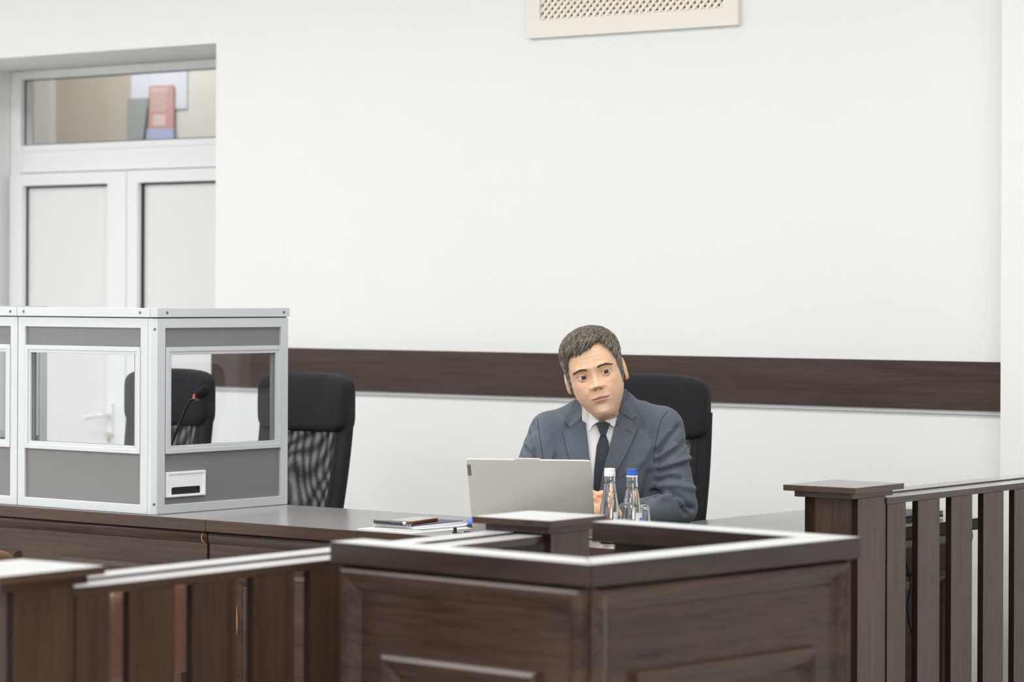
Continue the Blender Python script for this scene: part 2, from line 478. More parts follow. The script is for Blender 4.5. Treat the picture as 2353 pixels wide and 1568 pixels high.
# ------------------------------------------------------------------ posters in the corridor
def board(name, pts, mat, label, y=9.612, t=0.006):
    o = MB().extrude(pts, (0, y, 0), (1, 0, 0), (0, 0, 1), (0, 1, 0), t).build(name, mat)
    return tag(o, label, 'poster')
board('paper_notice', [(-9.90, 2.44), (-9.53, 2.44), (-9.53, 2.74), (-9.90, 2.74)], M_PAPERB, 'pale printed notice pinned high behind the fanlight glass')
p = thing('red_poster', (-9.77, 9.60, 2.348), 'red poster with white lines of text behind the fanlight glass', 'poster')
MB().box(0, 0.165, 0, 0.004, 0, 0.205).build('sheet', M_POSTER_R, p)
b = MB(); b.box(0.015, 0.13, -0.0015, 0, 0.178, 0.192)
for k in range(6): b.box(0.018, 0.128 - 0.012 * (k % 2), -0.0015, 0, 0.164 - 0.0155 * k, 0.172 - 0.0155 * k)
b.build('text_lines', M_POSTER_T, p)
MB().box(0.03, 0.115, -0.0015, 0, 0.015, 0.068).build('pale_square', M_POSTER_T, p)
o = board('blue_folder', [(-9.795, 2.2), (-9.60, 2.2), (-9.60, 2.346), (-9.775, 2.35)], M_POSTER_B, 'lavender blue folder just under the red poster', 9.594)
o['category'] = 'folder'
o = board('grey_board', [(-9.903, 2.15), (-9.82, 2.15), (-9.762, 2.497), (-9.903, 2.497)], M_POSTER_G, 'slanted dark grey board left of the red poster behind the glass', 9.586)
o['category'] = 'board'

# ------------------------------------------------------------------ vent grille high on the wall
v = thing('vent_grille', (-5.692, YW, 2.462), 'cream framed lattice vent cover high on the white wall', 'vent')
b = MB(); b.ring(-0.438, 0.438, 0, 0.60, 0.058, 0.058, 0.06, 0.06, -0.022, -0.001)
b.build('frame', M_CREAM, v, bevel=0.0015)
MB().box(-0.39, 0.39, -0.006, -0.001, 0.05, 0.55).build('dark_opening', M_VOID, v)
b = MB()
P = 0.0276; W2 = 0.0053
ax0, ax1, az0, az1 = -0.38, 0.38, 0.06, 0.54
def clip45(c, sgn):
    # segment of the line x*sgn - z = c inside the opening
    pts = []
    lo, hi = max(ax0, (az0 + c) * sgn if sgn > 0 else -(az1 + c)), min(ax1, (az1 + c) if sgn > 0 else -(az0 + c))
    return (lo, hi) if hi - lo > 0.01 else None
for sgn, y0, y1 in ((1, -0.0155, -0.0105), (-1, -0.0105, -0.0065)):
    for k in range(-50, 51):
        c = k * P
        s = clip45(c, sgn)
        if not s: continue
        xa, xb = s; za, zb = xa * sgn - c, xb * sgn - c
        dx = W2 / math.sqrt(2)
        n = Vector((sgn * 1, 0, -1)).normalized() * W2
        A, B2 = Vector((xa, 0, za)), Vector((xb, 0, zb))
        q = [A + n, B2 + n, B2 - n, A - n]
        b.add([(p_.x, y0, p_.z) for p_ in q] + [(p_.x, y1, p_.z) for p_ in q], [(0, 1, 2, 3), (7, 6, 5, 4), (0, 4, 5, 1), (1, 5, 6, 2), (2, 6, 7, 3), (3, 7, 4, 0)])
b.build('lattice', M_CREAM2, v)

# ------------------------------------------------------------------ the L-shaped bench desk on the dais
DZ = 0.95
dk = thing('court_desk', (-4.0, 5.735, 0.2), 'long dark wood L-shaped bench desk in front of the white wall', 'desk')
def dl(x, y): return (x + 4.0, y - 5.735)
T0, T1 = DZ - 0.2 - 0.033, DZ - 0.2
seam = -5.608
b = MB(); b.prism([dl(-9.6, 5.735), dl(seam - 0.0006, 5.735), dl(seam - 0.0006, 6.30), dl(-9.6, 6.30)], T0, T1)
top_face(b.build('worktop', W_X, dk, bevel=0.0012), TOP_X)
b = MB(); b.prism([dl(seam + 0.0006, 5.735), dl(-4.012, 5.735), dl(-4.012, 7.233), dl(-4.291, 7.473), dl(-4.555, 7.473), dl(-4.555, 6.30), dl(seam + 0.0006, 6.30)], T0, T1)
top_face(b.build('worktop', W_X, dk, bevel=0.0012), TOP_X)
# half-round band under the top, then front panels with raised mouldings
def halfround(x0, x1, z0, z1, y, depth, n=8):
    b = MB()
    pr = [(y - depth * math.sin(PI * k / n), z0 + (z1 - z0) * (1 - math.cos(PI * k / n)) / 2) for k in range(n + 1)]
    v = [(x0, a, c) for a, c in pr] + [(x1, a, c) for a, c in pr]
    m = n + 1
    f = [(k, k + 1, m + k + 1, m + k) for k in range(n)] + [tuple(range(m)), tuple(range(2 * m - 1, m - 1, -1))]
    return b.add(v, f)
FP = [(0, 0), (0.006, 0.016), (0.018, 0.02), (0.03, 0.012), (0.045, 0.002), (0.047, 0.0)]
def front_run(x0, x1, rings):
    """panel facing -y in local space: x along the run, y=0 the panel face"""
    h = halfround(x0, x1, 0.682, 0.715, 0.0, 0.006)
    p = MB().box(x0, x1, 0.0, 0.018, 0.0, 0.716)
    mo = [MB().moulding(a, c, 0.12, 0.618, FP, 0.0) for a, c in rings]
    return h, p, mo
Rm = Matrix.Translation((0, 0.0, 0))
for xa, xb, rings, offs in ((-9.55, -5.622, ((-7.2, -6.388), (-6.2, -5.70)), 4.0), (-5.612, -4.04, ((-5.53, -4.12),), 4.0)):
    mt = Matrix.Translation((offs, 0.022, 0))
    h, p, mo = front_run(xa, xb, rings)
    pn = p.xform(mt).build('front_panel', W_X, dk, bevel=0.001)
    h.xform(mt).build('half_round_band', W_X, pn, smooth=True)
    for q in mo: q.xform(mt).build('raised_moulding', W_X, pn, bevel=0.001)
mt = Matrix.Translation((-0.034, 0.04, 0)) @ Matrix.Rotation(PI / 2, 4, 'Z')
h, p, mo = front_run(0.0, 1.44, ((0.12, 1.32),))
pn = p.xform(mt).build('front_panel', W_Y, dk, bevel=0.001)
h.xform(mt).build('half_round_band', W_Y, pn, smooth=True)
for q in mo: q.xform(mt).build('raised_moulding', W_Y, pn, bevel=0.001)
b = MB(); b.prism([dl(-4.555, 7.44), dl(-4.30, 7.44), dl(-4.30, 7.458), dl(-4.555, 7.458)], 0, 0.716)
b.build('end_panel', W_X, dk)
for pts, rr in (([(-1.628, 0.012, 0.713), (-1.6305, 0.008, 0.70), (-1.628, 0.009, 0.69), (-1.624, 0.013, 0.683)], [0.0005, 0.0014, 0.0015, 0.0006]),
                ([(-1.487, -0.0, 0.52), (-1.486, -0.0, 0.50), (-1.485, -0.0, 0.47), (-1.486, -0.0, 0.44)], [0.0004, 0.0015, 0.0018, 0.0004])):
    o = MB().tube(pts, rr, 8).build('chipped_edge', M_RAW, dk); o['label'] = 'pale chipped edge of the band'

# ------------------------------------------------------------------ table-top interpreter booth
B0 = (-5.851, 5.752, DZ)
bt = thing('interpreter_booth', B0, 'grey and white table-top interpreter booth with windows on the desk', 'booth')
def panel(mt, width, port=False, screws=()):
    p = MB()
    w0, w1 = 0.044, width - 0.036
    # infill with the window cut out: four boards
    p.ring(0.012, width - 0.012, 0.012, 0.545, 0.05, 0.05, 0.165, 0.085, 0.006, 0.014)
    pn = p.xform(mt).build('panel', M_GREY, bt)
    b = MB().ring(0, width, 0.001, 0.556, 0.03, 0.03, 0.026, 0.028, -0.002, 0.024)
    b.xform(mt).build('edge_profile', M_ALU, pn, bevel=0.0015)
    b = MB()
    b.ring(w0 - 0.012, w1 + 0.006, 0.171, 0.474, 0.013, 0.013, 0.013, 0.013, -0.005, 0.02)
    b.ring(w0, w1 - 0.006, 0.183, 0.462, 0.010, 0.010, 0.010, 0.010, -0.002, 0.02)
    wf = b.xform(mt).build('window_frame', M_ALU, pn, bevel=0.0012)
    b = MB().ring(w0 + 0.009, w1 - 0.015, 0.191, 0.454, 0.0025, 0.0025, 0.002, 0.002, 0.006, 0.017)
    b.xform(mt).build('glazing_seal', M_DARKSEAL, wf)
    MB().box(w0 + 0.009, w1 - 0.015, 0.009, 0.012, 0.191, 0.454).xform(mt).build('pane', M_PANE, wf)
    if port:
        cp = MB().ring(0.036, 0.193, 0.047, 0.119, 0.007, 0.007, 0.007, 0.007, -0.004, 0.006)
        cpo = cp.xform(mt).build('cable_port', M_PVC, pn, bevel=0.001)
        pts = [(0.043, 0.054), (0.057, 0.054), (0.057, 0.070), (0.0585, 0.0735), (0.062, 0.075), (0.169, 0.075), (0.1725, 0.0735), (0.174, 0.070), (0.174, 0.054), (0.186, 0.054), (0.186, 0.112), (0.043, 0.112)]
        MB().extrude(pts, (0, -0.001, 0), (1, 0, 0), (0, 0, 1), (0, 1, 0), 0.003).xform(mt).build('flap', M_PVC, cpo)
        MB().box(0.043, 0.186, 0.004, 0.006, 0.054, 0.112).xform(mt).build('slot_opening', M_BLACK, cpo)
    return pn
PW = 0.541
# two front panels (facing the camera's side), the two side panels
panel(Matrix.Translation((-PW, 0, 0)), PW)
PW2 = 0.472
panel(Matrix.Translation((-PW - PW2 - 0.003, 0, 0)), PW2)
panel(Matrix.Translation((0.024, 0.012, 0)) @ Matrix.Rotation(PI / 2, 4, 'Z'), 0.541, port=True)
panel(Matrix.Translation((-PW - PW2 - 0.03, 0.553, 0)) @ Matrix.Rotation(-PI / 2, 4, 'Z'), 0.541)
b = MB(); b.prism([(0.001, -0.002), (0.0145, -0.002), (0.026, 0.0105), (0.026, 0.012), (0.001, 0.012)], 0.001, 0.556)
b.build('corner_post', M_ALU, bt, bevel=0.001)
b = MB()
b.box(-PW - 0.001, 0.012, -0.006, 0.018, 0.559, 0.585); b.box(-PW - PW2 - 0.034, -PW - 0.0025, -0.006, 0.018, 0.559, 0.585)
b.prism([(0.0135, -0.006), (0.0165, -0.006), (0.029, 0.0065), (0.029, 0.556), (0.005, 0.556), (0.005, 0.018)], 0.559, 0.585)
b.box(-PW - PW2 - 0.034, -PW - PW2 - 0.01, 0.02, 0.556, 0.559, 0.585)
b.build('top_rail', M_ALU, bt, bevel=0.001)
MB().prism([(-PW - PW2 - 0.03, 0), (0.02, 0), (0.02, 0.55), (0.004, 0.55), (0.004, 0.016), (-PW - PW2 - 0.014, 0.016), (-PW - PW2 - 0.014, 0.55), (-PW - PW2 - 0.03, 0.55)], 0.556, 0.5592).build('dark_joint', M_GASKET, bt)
for pa, pb in [((sx, -0.0075, 0.572), (sx, -0.005, 0.572)) for sx in (-PW + 0.028, -0.028, -PW - 0.03)] + [((0.0305, sy, 0.572), (0.028, sy, 0.572)) for sy in (0.045, 0.53)] + [((0.0212, 0.0038, sz), (0.019, 0.006, sz)) for sz in (0.525, 0.03)]:
    MB().tube([pa, pb], 0.004, 10).build('screw_head', M_SCREW, bt)

# microphone standing in the booth
mc = thing('gooseneck_microphone', (-5.95, 5.995, DZ), 'black gooseneck microphone standing inside the interpreter booth', 'microphone')
MB().prism([(-0.10, -0.05), (0.05, -0.05), (0.05, 0.05), (-0.10, 0.05)], 0, 0.035).build('base', M_BLACK, mc, bevel=0.006)
gp = [(-0.085, 0.0, 0.03), (-0.075, 0.0, 0.10), (-0.054, 0.0, 0.18), (-0.018, 0, 0.245), (0.008, 0, 0.29), (0.026, 0, 0.315), (0.052, 0, 0.327)]
MB().tube(gp, 0.0042, 10).build('neck', M_BLACK, mc, smooth=True)
dirv = Vector((0.78, -0.05, 0.42)).normalized(); s0 = Vector(gp[-1])
MB().tube([s0 - dirv * 0.002, s0 + dirv * 0.006], 0.0115, 16).build('light_ring', M_LED, mc)
MB().tube([s0 - dirv * 0.007, s0 - dirv * 0.002], 0.0105, 16).build('collar', M_CHROME, mc)
L = [0, 0.004, 0.012, 0.03, 0.042, 0.048, 0.051]; R_ = [0.011, 0.0145, 0.0165, 0.0165, 0.0145, 0.010, 0.003]
MB().tube([s0 + dirv * (0.006 + q) for q in L], R_, 18).build('windscreen', M_FOAM, mc, smooth=True)

# ------------------------------------------------------------------ office chairs
def make_chair(loc, rz, label):
    c = thing('office_chair', loc, label, 'chair', rz, 'black high-back mesh office chairs')
    def yb(z): return -0.078 + 0.078 * ((z - 0.45) / 0.5) ** 0.8 if z > 0.45 else -0.078
    def wx(z):                                                     # half width of the back
        t = max(0, min(1, (z - 0.45) / 0.5))
        return 0.118 + 0.037 * math.sin(t * PI / 2)
    zs = [0.44 + 0.58 * i / 16 for i in range(17)]
    for s in (-1, 1):
        b = MB()
        b.tube([(s * (wx(z) + 0.007), yb(z) + 0.012, z) for z in zs], [0.0175] * 17, 16, sq=(1.0, 1.7))
        b.build('side_bolster', M_FABRIC, c, smooth=True)
    for nm, mt, dy, k in (('front_net', M_NET_A, -0.008, 1.0), ('back_net', M_NET_B, 0.034, 1.0)):
        def fn(u, v):
            z = 0.45 + 0.53 * v; x = (2 * u - 1) * wx(z) * k
            return (x, yb(z) + dy + 0.018 * (1 - (2 * u - 1) ** 2), z)
        MB().grid(fn, 14, 24).build(nm, mt, c, smooth=True, fix=False)
    MB().tube([(-wx(0.45), yb(0.45) + 0.012, 0.45), (0, yb(0.45) + 0.03, 0.44), (wx(0.45), yb(0.45) + 0.012, 0.45)], 0.022, 12).build('lower_rail', M_FABRIC, c, smooth=True)
    # padded headrest, wider than the frame, with piped edge
    def warp(p):
        x, y, z = p
        y += 0.022 * (1 - (x / 0.185) ** 2) + 0.012
        if z > 0: z -= 0.012 * (x / 0.185) ** 2
        if y < 0.02: y += 0.004 * math.cos(x * 120) * max(0, z / 0.09) * (1 if abs(x) < 0.14 else 0)
        return Vector((x, y, z))
    b = MB(); superbox(b, (0, 0.0, 1.035), (0.186, 0.045, 0.0935), 64, 28, 0.32, 0.38, warp)
    hr = b.build('headrest', M_FABRIC, c, smooth=True)
    pts = []
    for k in range(41):
        a = 2 * PI * k / 40
        x = 0.150 * math.copysign(abs(math.cos(a)) ** 0.4, math.cos(a)); z = 0.072 * math.copysign(abs(math.sin(a)) ** 0.4, math.sin(a))
        pts.append((x, -0.034 + 0.022 * (1 - (x / 0.185) ** 2) + 0.012, 1.033 + z - (0.012 * (x / 0.185) ** 2 if z > 0 else 0)))
    MB().tube(pts, 0.0022, 6).build('piping', M_FABRIC, hr, smooth=True)
    b = MB(); superbox(b, (0, -0.27, 0.455), (0.235, 0.235, 0.045), 40, 16, 0.5, 0.4)
    b.build('seat', M_FABRIC, c, smooth=True)
    MB().lathe([(0.028, 0.09), (0.028, 0.3), (0.02, 0.3), (0.02, 0.42)], 16, (0, -0.25, 0)).build('gas_lift', M_BLACK, c)
    MB().box(-0.09, 0.09, -0.35, -0.1, 0.385, 0.415).box(-0.03, 0.03, -0.15, 0.0, 0.40, 0.425).build('mechanism', M_BLACK, c, bevel=0.004)
    MB().tube([(0, -0.03, 0.41), (0, -0.02, 0.45), (0, 0.0, 0.52), (0, 0.01, 0.6)], [0.02, 0.02, 0.018, 0.012], 12).build('back_bracket', M_BLACK, c, smooth=True)
    for k in range(5):
        a = 2 * PI * k / 5 + 0.3
        e = Vector((math.cos(a), math.sin(a), 0))
        o0 = Vector((0, -0.25, 0))
        lg = MB().tube([o0 + e * 0.02 + Vector((0, 0, 0.10)), o0 + e * 0.16 + Vector((0, 0, 0.092)), o0 + e * 0.26 + Vector((0, 0, 0.07))], [0.026, 0.02, 0.014], 10).build('base_leg', M_BLACK, c, smooth=True)
        t_ = Vector((-e.y, e.x, 0))
        q = o0 + e * 0.255 + Vector((0, 0, 0.0275))
        MB().tube([q - t_ * 0.022, q + t_ * 0.022], 0.0275, 16).tube([q, q + Vector((0, 0, 0.045))], 0.006, 8).build('caster', M_BLACK, lg)
    return c
make_chair((-6.157, 6.735, 0.2), 0.0, 'black mesh office chair just right of the interpreter booth, empty')
make_chair((-6.765, 6.735, 0.2), 0.0, 'black mesh office chair seen through the interpreter booth windows')
c = make_chair((-4.902, 6.845, 0.2), math.radians(21), 'black office chair behind the seated man in the grey suit')
c.scale = (1, 1, 1.016)

# ------------------------------------------------------------------ brown leather visitor chairs in front of the desk
def leather_chair(loc, rz, label):
    c = thing('leather_chair', loc, label, 'chair', rz, 'brown leather chairs in front of the desk')
    b = MB(); superbox(b, (0, 0, 0.782), (0.235, 0.045, 0.118), 40, 20, 0.4, 0.4, lambda p: Vector((p.x, p.y + 0.03 * (p.x / 0.235) ** 2 + 0.02 * p.z / 0.13, p.z)))
    b.build('backrest', M_LEATHER, c, smooth=True)
    b = MB(); superbox(b, (0, -0.25, 0.45), (0.245, 0.24, 0.05), 40, 16, 0.5, 0.4)
    b.build('seat', M_LEATHER, c, smooth=True)
    for sx in (-1, 1):
        MB().tube([(sx * 0.2, -0.44, 0), (sx * 0.2, -0.43, 0.41)], 0.014, 10).build('leg', M_BLACK, c)
        MB().tube([(sx * 0.2, 0.04, 0), (sx * 0.2, 0.02, 0.41), (sx * 0.2, 0.03, 0.7)], 0.014, 10).build('leg', M_BLACK, c)
    return c
leather_chair((-4.90, 4.80, 0), -PI / 2 + 0.15, 'brown leather chair behind the slats of the foreground railing')
leather_chair((-5.80, 4.975, 0), -PI / 2 + 0.3, 'brown leather chair back just above the left post cap')

# ------------------------------------------------------------------ balustrades
RZ = 0.0305
def balustrade(loc, posts, slats, y_end, label, y_start, top):
    """local frame: y along the rail, x=0 the face towards the public side"""
    t = thing('balustrade', loc, label, 'railing', RZ)
    for c0, dx, hy in posts:
        p = MB()
        p.box(-0.158 + dx, -0.040 + dx, c0 - 0.060, c0 + 0.060, 0, 1.069)
        po = p.build('post', W_Z, t, bevel=0.0008)
        for xx in (-0.040 + dx, -0.176 + dx):
            edge_band(MB().box(xx, xx + 0.018, c0 - 0.072, c0 + 0.072, 0, 1.0689).build('facing_board', W_Z, po, bevel=0.001))
        MB().box(-0.188 + dx, -0.020 + dx, c0 - hy + 0.022, c0 + hy - 0.022, 1.0695, 1.0845).build('neck_plate', W_Y, po, bevel=0.001)
        top_face(MB().box(-0.208 + dx, 0.001 + dx, c0 - hy, c0 + hy, 1.0850, 1.1).build('cap', W_Y, po, bevel=0.0012), top)
    b = MB()
    b.box(-0.088, -0.018, y_start, y_end, 1.0475, 1.0645)
    b.box(-0.160, -0.0905, y_start, y_end, 1.0475, 1.0690)
    top_face(b.build('handrail', W_Y, t, bevel=0.0015), top)
    for a, c in slats:
        edge_band(MB().box(-0.036, -0.019, a, c, 0.06, 1.047).build('slat', W_Z, t, bevel=0.0008))
    b = MB().box(-0.16, -0.04, y_start, y_end, 0.06, 0.12)
    b.build('bottom_rail', W_Y, t, bevel=0.0015)
    return t
# front run: from the post at the left to the post behind the witness stand
LX, LY = -3.676, 3.268
sl = [(0.1985, 0.284)] + [(0.331 + 0.1645 * k, 0.331 + 0.1645 * k + 0.118) for k in range(7)]
balustrade((LX, LY, 0), ((0.125, 0.0, 0.125), (1.658, 0.022, 0.105)), sl, 1.585, 'dark slatted railing across the left foreground, ending at the witness stand', 0.195, CAP_Y)
sl = [(0.1985, 0.2960)] + [(0.3600 + 0.1830 * k, 0.3600 + 0.1830 * k + 0.119) for k in range(6)]
balustrade((-3.763, 6.145, 0), ((0.125, 0.0, 0.125),), sl, 1.36, 'dark slatted railing with a capped post at the right', 0.195, TOP_Y)

# ------------------------------------------------------------------ witness stand
ws = thing('witness_stand', (-2.925, 3.925, 0), 'dark wood witness stand with panelled sides and a wide rim in the foreground', 'stand', math.radians(-4.2))
RZT = 1.12
WX, WY = 0.64, 0.785
rw = 0.088
RDK, RLT = lin(30, 22, 20), lin(62, 48, 43)
EDGE_X = wood('rim_edge_x', 0, RDK, RLT, across=50); EDGE_Y = wood('rim_edge_y', 1, RDK, RLT, across=50)
for pts, em in (([(0, 0), (-WX, 0), (-WX, rw), (-rw, rw)], EDGE_X), ([(0, 0.0002), (-rw, rw + 0.0002), (-rw, WY - rw), (0, WY)], EDGE_Y),
                ([(0, WY + 0.0002), (-rw, WY - rw + 0.0002), (-WX + 0.036, WY - rw), (-WX + 0.036, WY)], EDGE_X)):
    top_face(MB().prism(pts, RZT - 0.04, RZT).build('rim', em, ws, bevel=0.002), RIM_X)
PP = [(0, 0), (0.004, 0.014), (0.012, 0.019), (0.022, 0.016), (0.032, 0.009), (0.042, 0.004), (0.046, 0.0)]
IP = [(0, 0), (0.004, 0.014), (0.012, 0.02), (0.03, 0.012), (0.044, 0.003), (0.047, 0.0)]
ins = 0.022
def side(length, mt, gx):
    h = RZT - 0.0402
    p = MB().box(0, length, 0, 0.02, 0.0, h).xform(mt).build('side_panel', gx, ws)
    MB().moulding(0.002, length - 0.002, 0.01, h - 0.002, PP, 0.0).xform(mt).build('outer_moulding', gx, p, bevel=0.001)
    q = MB().moulding(0.108, length - 0.108, 0.2, 0.925, IP, 0.0)
    q.box(0.15, length - 0.15, -0.004, 0.0, 0.24, 0.885)
    q.xform(mt).build('raised_panel', gx, p, bevel=0.001)
# left face looks to -y, right face to +x, back face to +y
side(WX - ins - 0.014, Matrix.Translation((-WX + 0.014, ins, 0)), POD_X)
side(WY - 2 * ins, Matrix.Translation((-ins, ins, 0)) @ Matrix.Rotation(PI / 2, 4, 'Z'), POD_Y)
side(WX - ins - 0.058, Matrix.Translation((-ins, WY - ins, 0)) @ Matrix.Rotation(PI, 4, 'Z'), POD_X)
MB().box(-WX, -ins, ins, WY - ins, 0.02, 0.1).build('floor_board', POD_X, ws)

# ------------------------------------------------------------------ laptop
lp = thing('laptop', (-4.541, 5.847, DZ), 'open silver laptop seen from behind in front of the seated man', 'laptop', math.radians(28.3))
def rrect(x0, x1, y0, y1, r, n=5):
    pts = []
    for cx_, cy_, a0 in ((x1 - r, y1 - r, 0), (x0 + r, y1 - r, PI / 2), (x0 + r, y0 + r, PI), (x1 - r, y0 + r, 1.5 * PI)):
        for k in range(n + 1):
            a = a0 + PI / 2 * k / n
            pts.append((cx_ + r * math.cos(a), cy_ + r * math.sin(a)))
    return pts
MB().prism(rrect(-0.16, 0.16, 0.0, 0.22, 0.01), 0.003, 0.015).build('base', M_SILVER, lp, bevel=0.001)
MB().box(-0.145, 0.145, 0.03, 0.13, 0.0152, 0.0165).build('keyboard', M_KEYS, lp)
for fx in (-0.13, 0.13):
    for fy in (0.02, 0.19): MB().box(fx - 0.012, fx + 0.012, fy, fy + 0.01, 0.0, 0.003).build('rubber_foot', M_BLACK, lp)
TH = math.radians(26)
ly_, lz_ = Vector((0, -math.sin(TH), math.cos(TH))), Vector((0, -math.cos(TH), -math.sin(TH)))   # up the lid, outwards
def lid(mb, pts, t0, t1): return mb.extrude(pts, Vector((0, 0.004, 0.006)) + lz_ * t0, (1, 0, 0), ly_, lz_, t1 - t0)
ld = lid(MB(), rrect(-0.16, 0.16, 0.0, 0.226, 0.008), -0.003, 0.003).build('lid', M_SILVER, lp, bevel=0.0012)
lid(MB(), rrect(-0.036, 0.030, 0.224, 0.2285, 0.002), -0.003, 0.0025).build('camera_notch', M_SILVER, ld)
lid(MB(), rrect(-0.152, 0.152, 0.012, 0.216, 0.003), -0.0042, -0.003).build('screen', M_BLACK, ld)
tg = lid(MB(), [(-0.1595, 0.178), (-0.149, 0.178), (-0.149, 0.2105), (-0.1595, 0.2105)], 0.003, 0.0033).build('badge', M_TAG, ld)
cu = bpy.data.curves.new('badge_lettering', 'FONT'); cu.body = 'Lenovo'; cu.size = 0.0088; cu.extrude = 0.0001; cu.align_x = 'CENTER'; cu.align_y = 'CENTER'
to = bpy.data.objects.new('badge_lettering_text', cu); COL.objects.link(to)
bpy.context.view_layer.update()
tm = bpy.data.meshes.new_from_object(to.evaluated_get(bpy.context.evaluated_depsgraph_get()))
bpy.data.objects.remove(to)
# text runs up the lid: text x -> up the lid, text y -> towards the lid's left edge
R3 = Matrix((( 0, -1, 0), (ly_.x, 0, 0), (0, 0, 0))).to_3x3()
tx, ty, tz = ly_, Vector((-1, 0, 0)), lz_
org = Vector((0, 0.004, 0.006)) + lz_ * 0.0036 + Vector((-0.1542, 0, 0)) + ly_ * 0.1943
for vv in tm.vertices:
    vv.co = org + tx * vv.co.x + ty * vv.co.y + tz * vv.co.z
tm.materials.append(M_TAGTXT)
to = bpy.data.objects.new('lettering', tm); COL.objects.link(to); to.parent = tg

# ------------------------------------------------------------------ bottles and glass
def bottle(loc, cap_mat, ring_mat, level, label, zr):
    t = thing('water_bottle', loc, label, 'bottle', zr, 'small glass water bottles')
    t.scale = (1, 1, 0.955)
    out = [(0.0, 0.0), (0.022, 0.0), (0.0262, 0.003), (0.0272, 0.012), (0.0272, 0.055), (0.0262, 0.072), (0.0235, 0.095), (0.0198, 0.118), (0.0163, 0.14), (0.0148, 0.155), (0.0140, 0.166), (0.0138, 0.180), (0.0125, 0.186)]
    inn = [(r - 0.0022, max(z, 0.004)) for r, z in out[1:]][::-1]
    inn[0] = (0.0100, 0.186)
    MB().lathe(out + inn + [(0.0, 0.004)], 40, cap=False).build('glass_body', M_GLASS, t, smooth=True)
    wp = [(0.0, 0.0045)] + [(r - 0.0020, max(z, 0.0045)) for r, z in out[1:] if z < level - 0.004]
    def rad(z):
        for (r0, z0), (r1, z1) in zip(out[1:], out[2:]):
            if z0 <= z <= z1 and z1 > z0: return r0 + (r1 - r0) * (z - z0) / (z1 - z0)
        return 0.0133
    wp += [(rad(level) - 0.0020, level), (0.0, level - 0.0003)]
    MB().lathe(wp, 40, cap=False).build('water', M_WATER, t, smooth=True)
    c = MB().lathe([(0.0, 0.181), (0.0128, 0.181), (0.0142, 0.182), (0.0142, 0.187), (0.0134, 0.189), (0.0137, 0.193), (0.0134, 0.1945), (0.0137, 0.197), (0.013, 0.1985), (0.0, 0.1988)], 36, cap=False)
    c.build('cap', cap_mat, t, smooth=False, bevel=0.0003)
    MB().lathe([(0.0136, 0.1775), (0.0146, 0.178), (0.0146, 0.181), (0.0136, 0.1815)], 36, cap=False).build('tamper_ring', ring_mat, t)
    def lab(u, v):
        z = 0.034 + 0.05 * v; a = -PI / 2 + (u - 0.5) * 1.3
        k = rad(z) + 0.0004
        return (k * math.cos(a), k * math.sin(a), z)
    lb = MB().grid(lab, 12, 8).build('label_print', M_PAPERB, t, smooth=True, fix=False)
    def lab2(u, v):
        z = 0.044 + 0.028 * v; a = -PI / 2 + (u - 0.5) * 0.7 * math.sqrt(max(0.02, 1 - (2 * v - 1) ** 2))
        k = rad(z) + 0.0008
        return (k * math.cos(a), k * math.sin(a), z)
    MB().grid(lab2, 10, 10).build('blue_emblem', M_BLUE2, lb, smooth=True, fix=False)
bottle((-4.312, 5.863, DZ), M_WCAP, M_WCAP, 0.163, 'small glass water bottle with a white cap beside the laptop', math.radians(95))
bottle((-4.255, 5.880, DZ), M_BLUE, M_WCAP, 0.151, 'small glass water bottle with a blue cap on the desk', math.radians(95))
g = MB().lathe([(0.0, 0.095), (0.021, 0.095), (0.0245, 0.092), (0.0268, 0.08), (0.0295, 0.04), (0.031, 0.001), (0.0305, 0.0), (0.029, 0.001), (0.0275, 0.04), (0.0248, 0.08), (0.022, 0.088), (0.0, 0.089)], 40, cap=False).build('drinking_glass', M_GLASS, smooth=True)
g.location = (-4.283, 5.950, DZ)
tag(g, 'upside down drinking glass behind the blue-capped bottle', 'glass')

# ------------------------------------------------------------------ papers, notebook, phone and cables on the desk
def slab(name, mats, loc, rz, sx, sy, h, label, cat, bevel=0.0004):
    o = MB().box(0, sx, 0, sy, 0, h).build(name, mats, bevel=bevel)
    o.location = loc; o.rotation_euler = (0, 0, rz)
    return tag(o, label, cat)
bk = thing('stapled_booklet', (-5.076, 5.768, DZ), 'white printed booklet lying flat at the bottom of the paper pile', 'booklet', math.radians(-4))
MB().box(0, 0.207, 0, 0.285, 0, 0.0022).build('pages', M_PAPER, bk, bevel=0.0004)
MB().box(0.03, 0.18, 0.02, 0.26, 0.0022, 0.0025).build('printed_text', M_INK, bk)
bk = thing('folded_booklet', (-5.045, 5.785, DZ + 0.0028), 'white booklet with a curled corner under the spiral notebook', 'booklet', math.radians(5))
def curl(u, v):
    x, y = 0.165 * u, 0.26 * v
    return (x, y, 0.003 + 0.0022 * max(0, (u - 0.55) / 0.45) ** 2 * max(0, 1 - 1.4 * v))
b = MB().grid(curl, 20, 20).build('top_sheet', M_PAPER, bk, smooth=True, fix=False)
MB().box(0, 0.165, 0, 0.26, 0, 0.0026).build('pages', M_PAPER, bk, bevel=0.0003)
nb = thing('spiral_notebook', (-5.048, 5.795, DZ + 0.0062), 'spiral bound notebook with a dark cover under the phone', 'notebook', math.radians(4))
MB().box(0, 0.132, 0.008, 0.235, 0, 0.007).build('pages', M_PAPER, nb, bevel=0.0005)
MB().box(0, 0.132, 0.006, 0.235, 0.0071, 0.0083).build('cover', M_NAVY, nb)
b = MB()
for k in range(16):
    xx = 0.006 + 0.008 * k
    b.tube([(xx, 0.004 + 0.0065 * math.cos(a), 0.0063 + 0.0058 * math.sin(a)) for a in [2 * PI * i / 12 for i in range(13)]], 0.0011, 6)
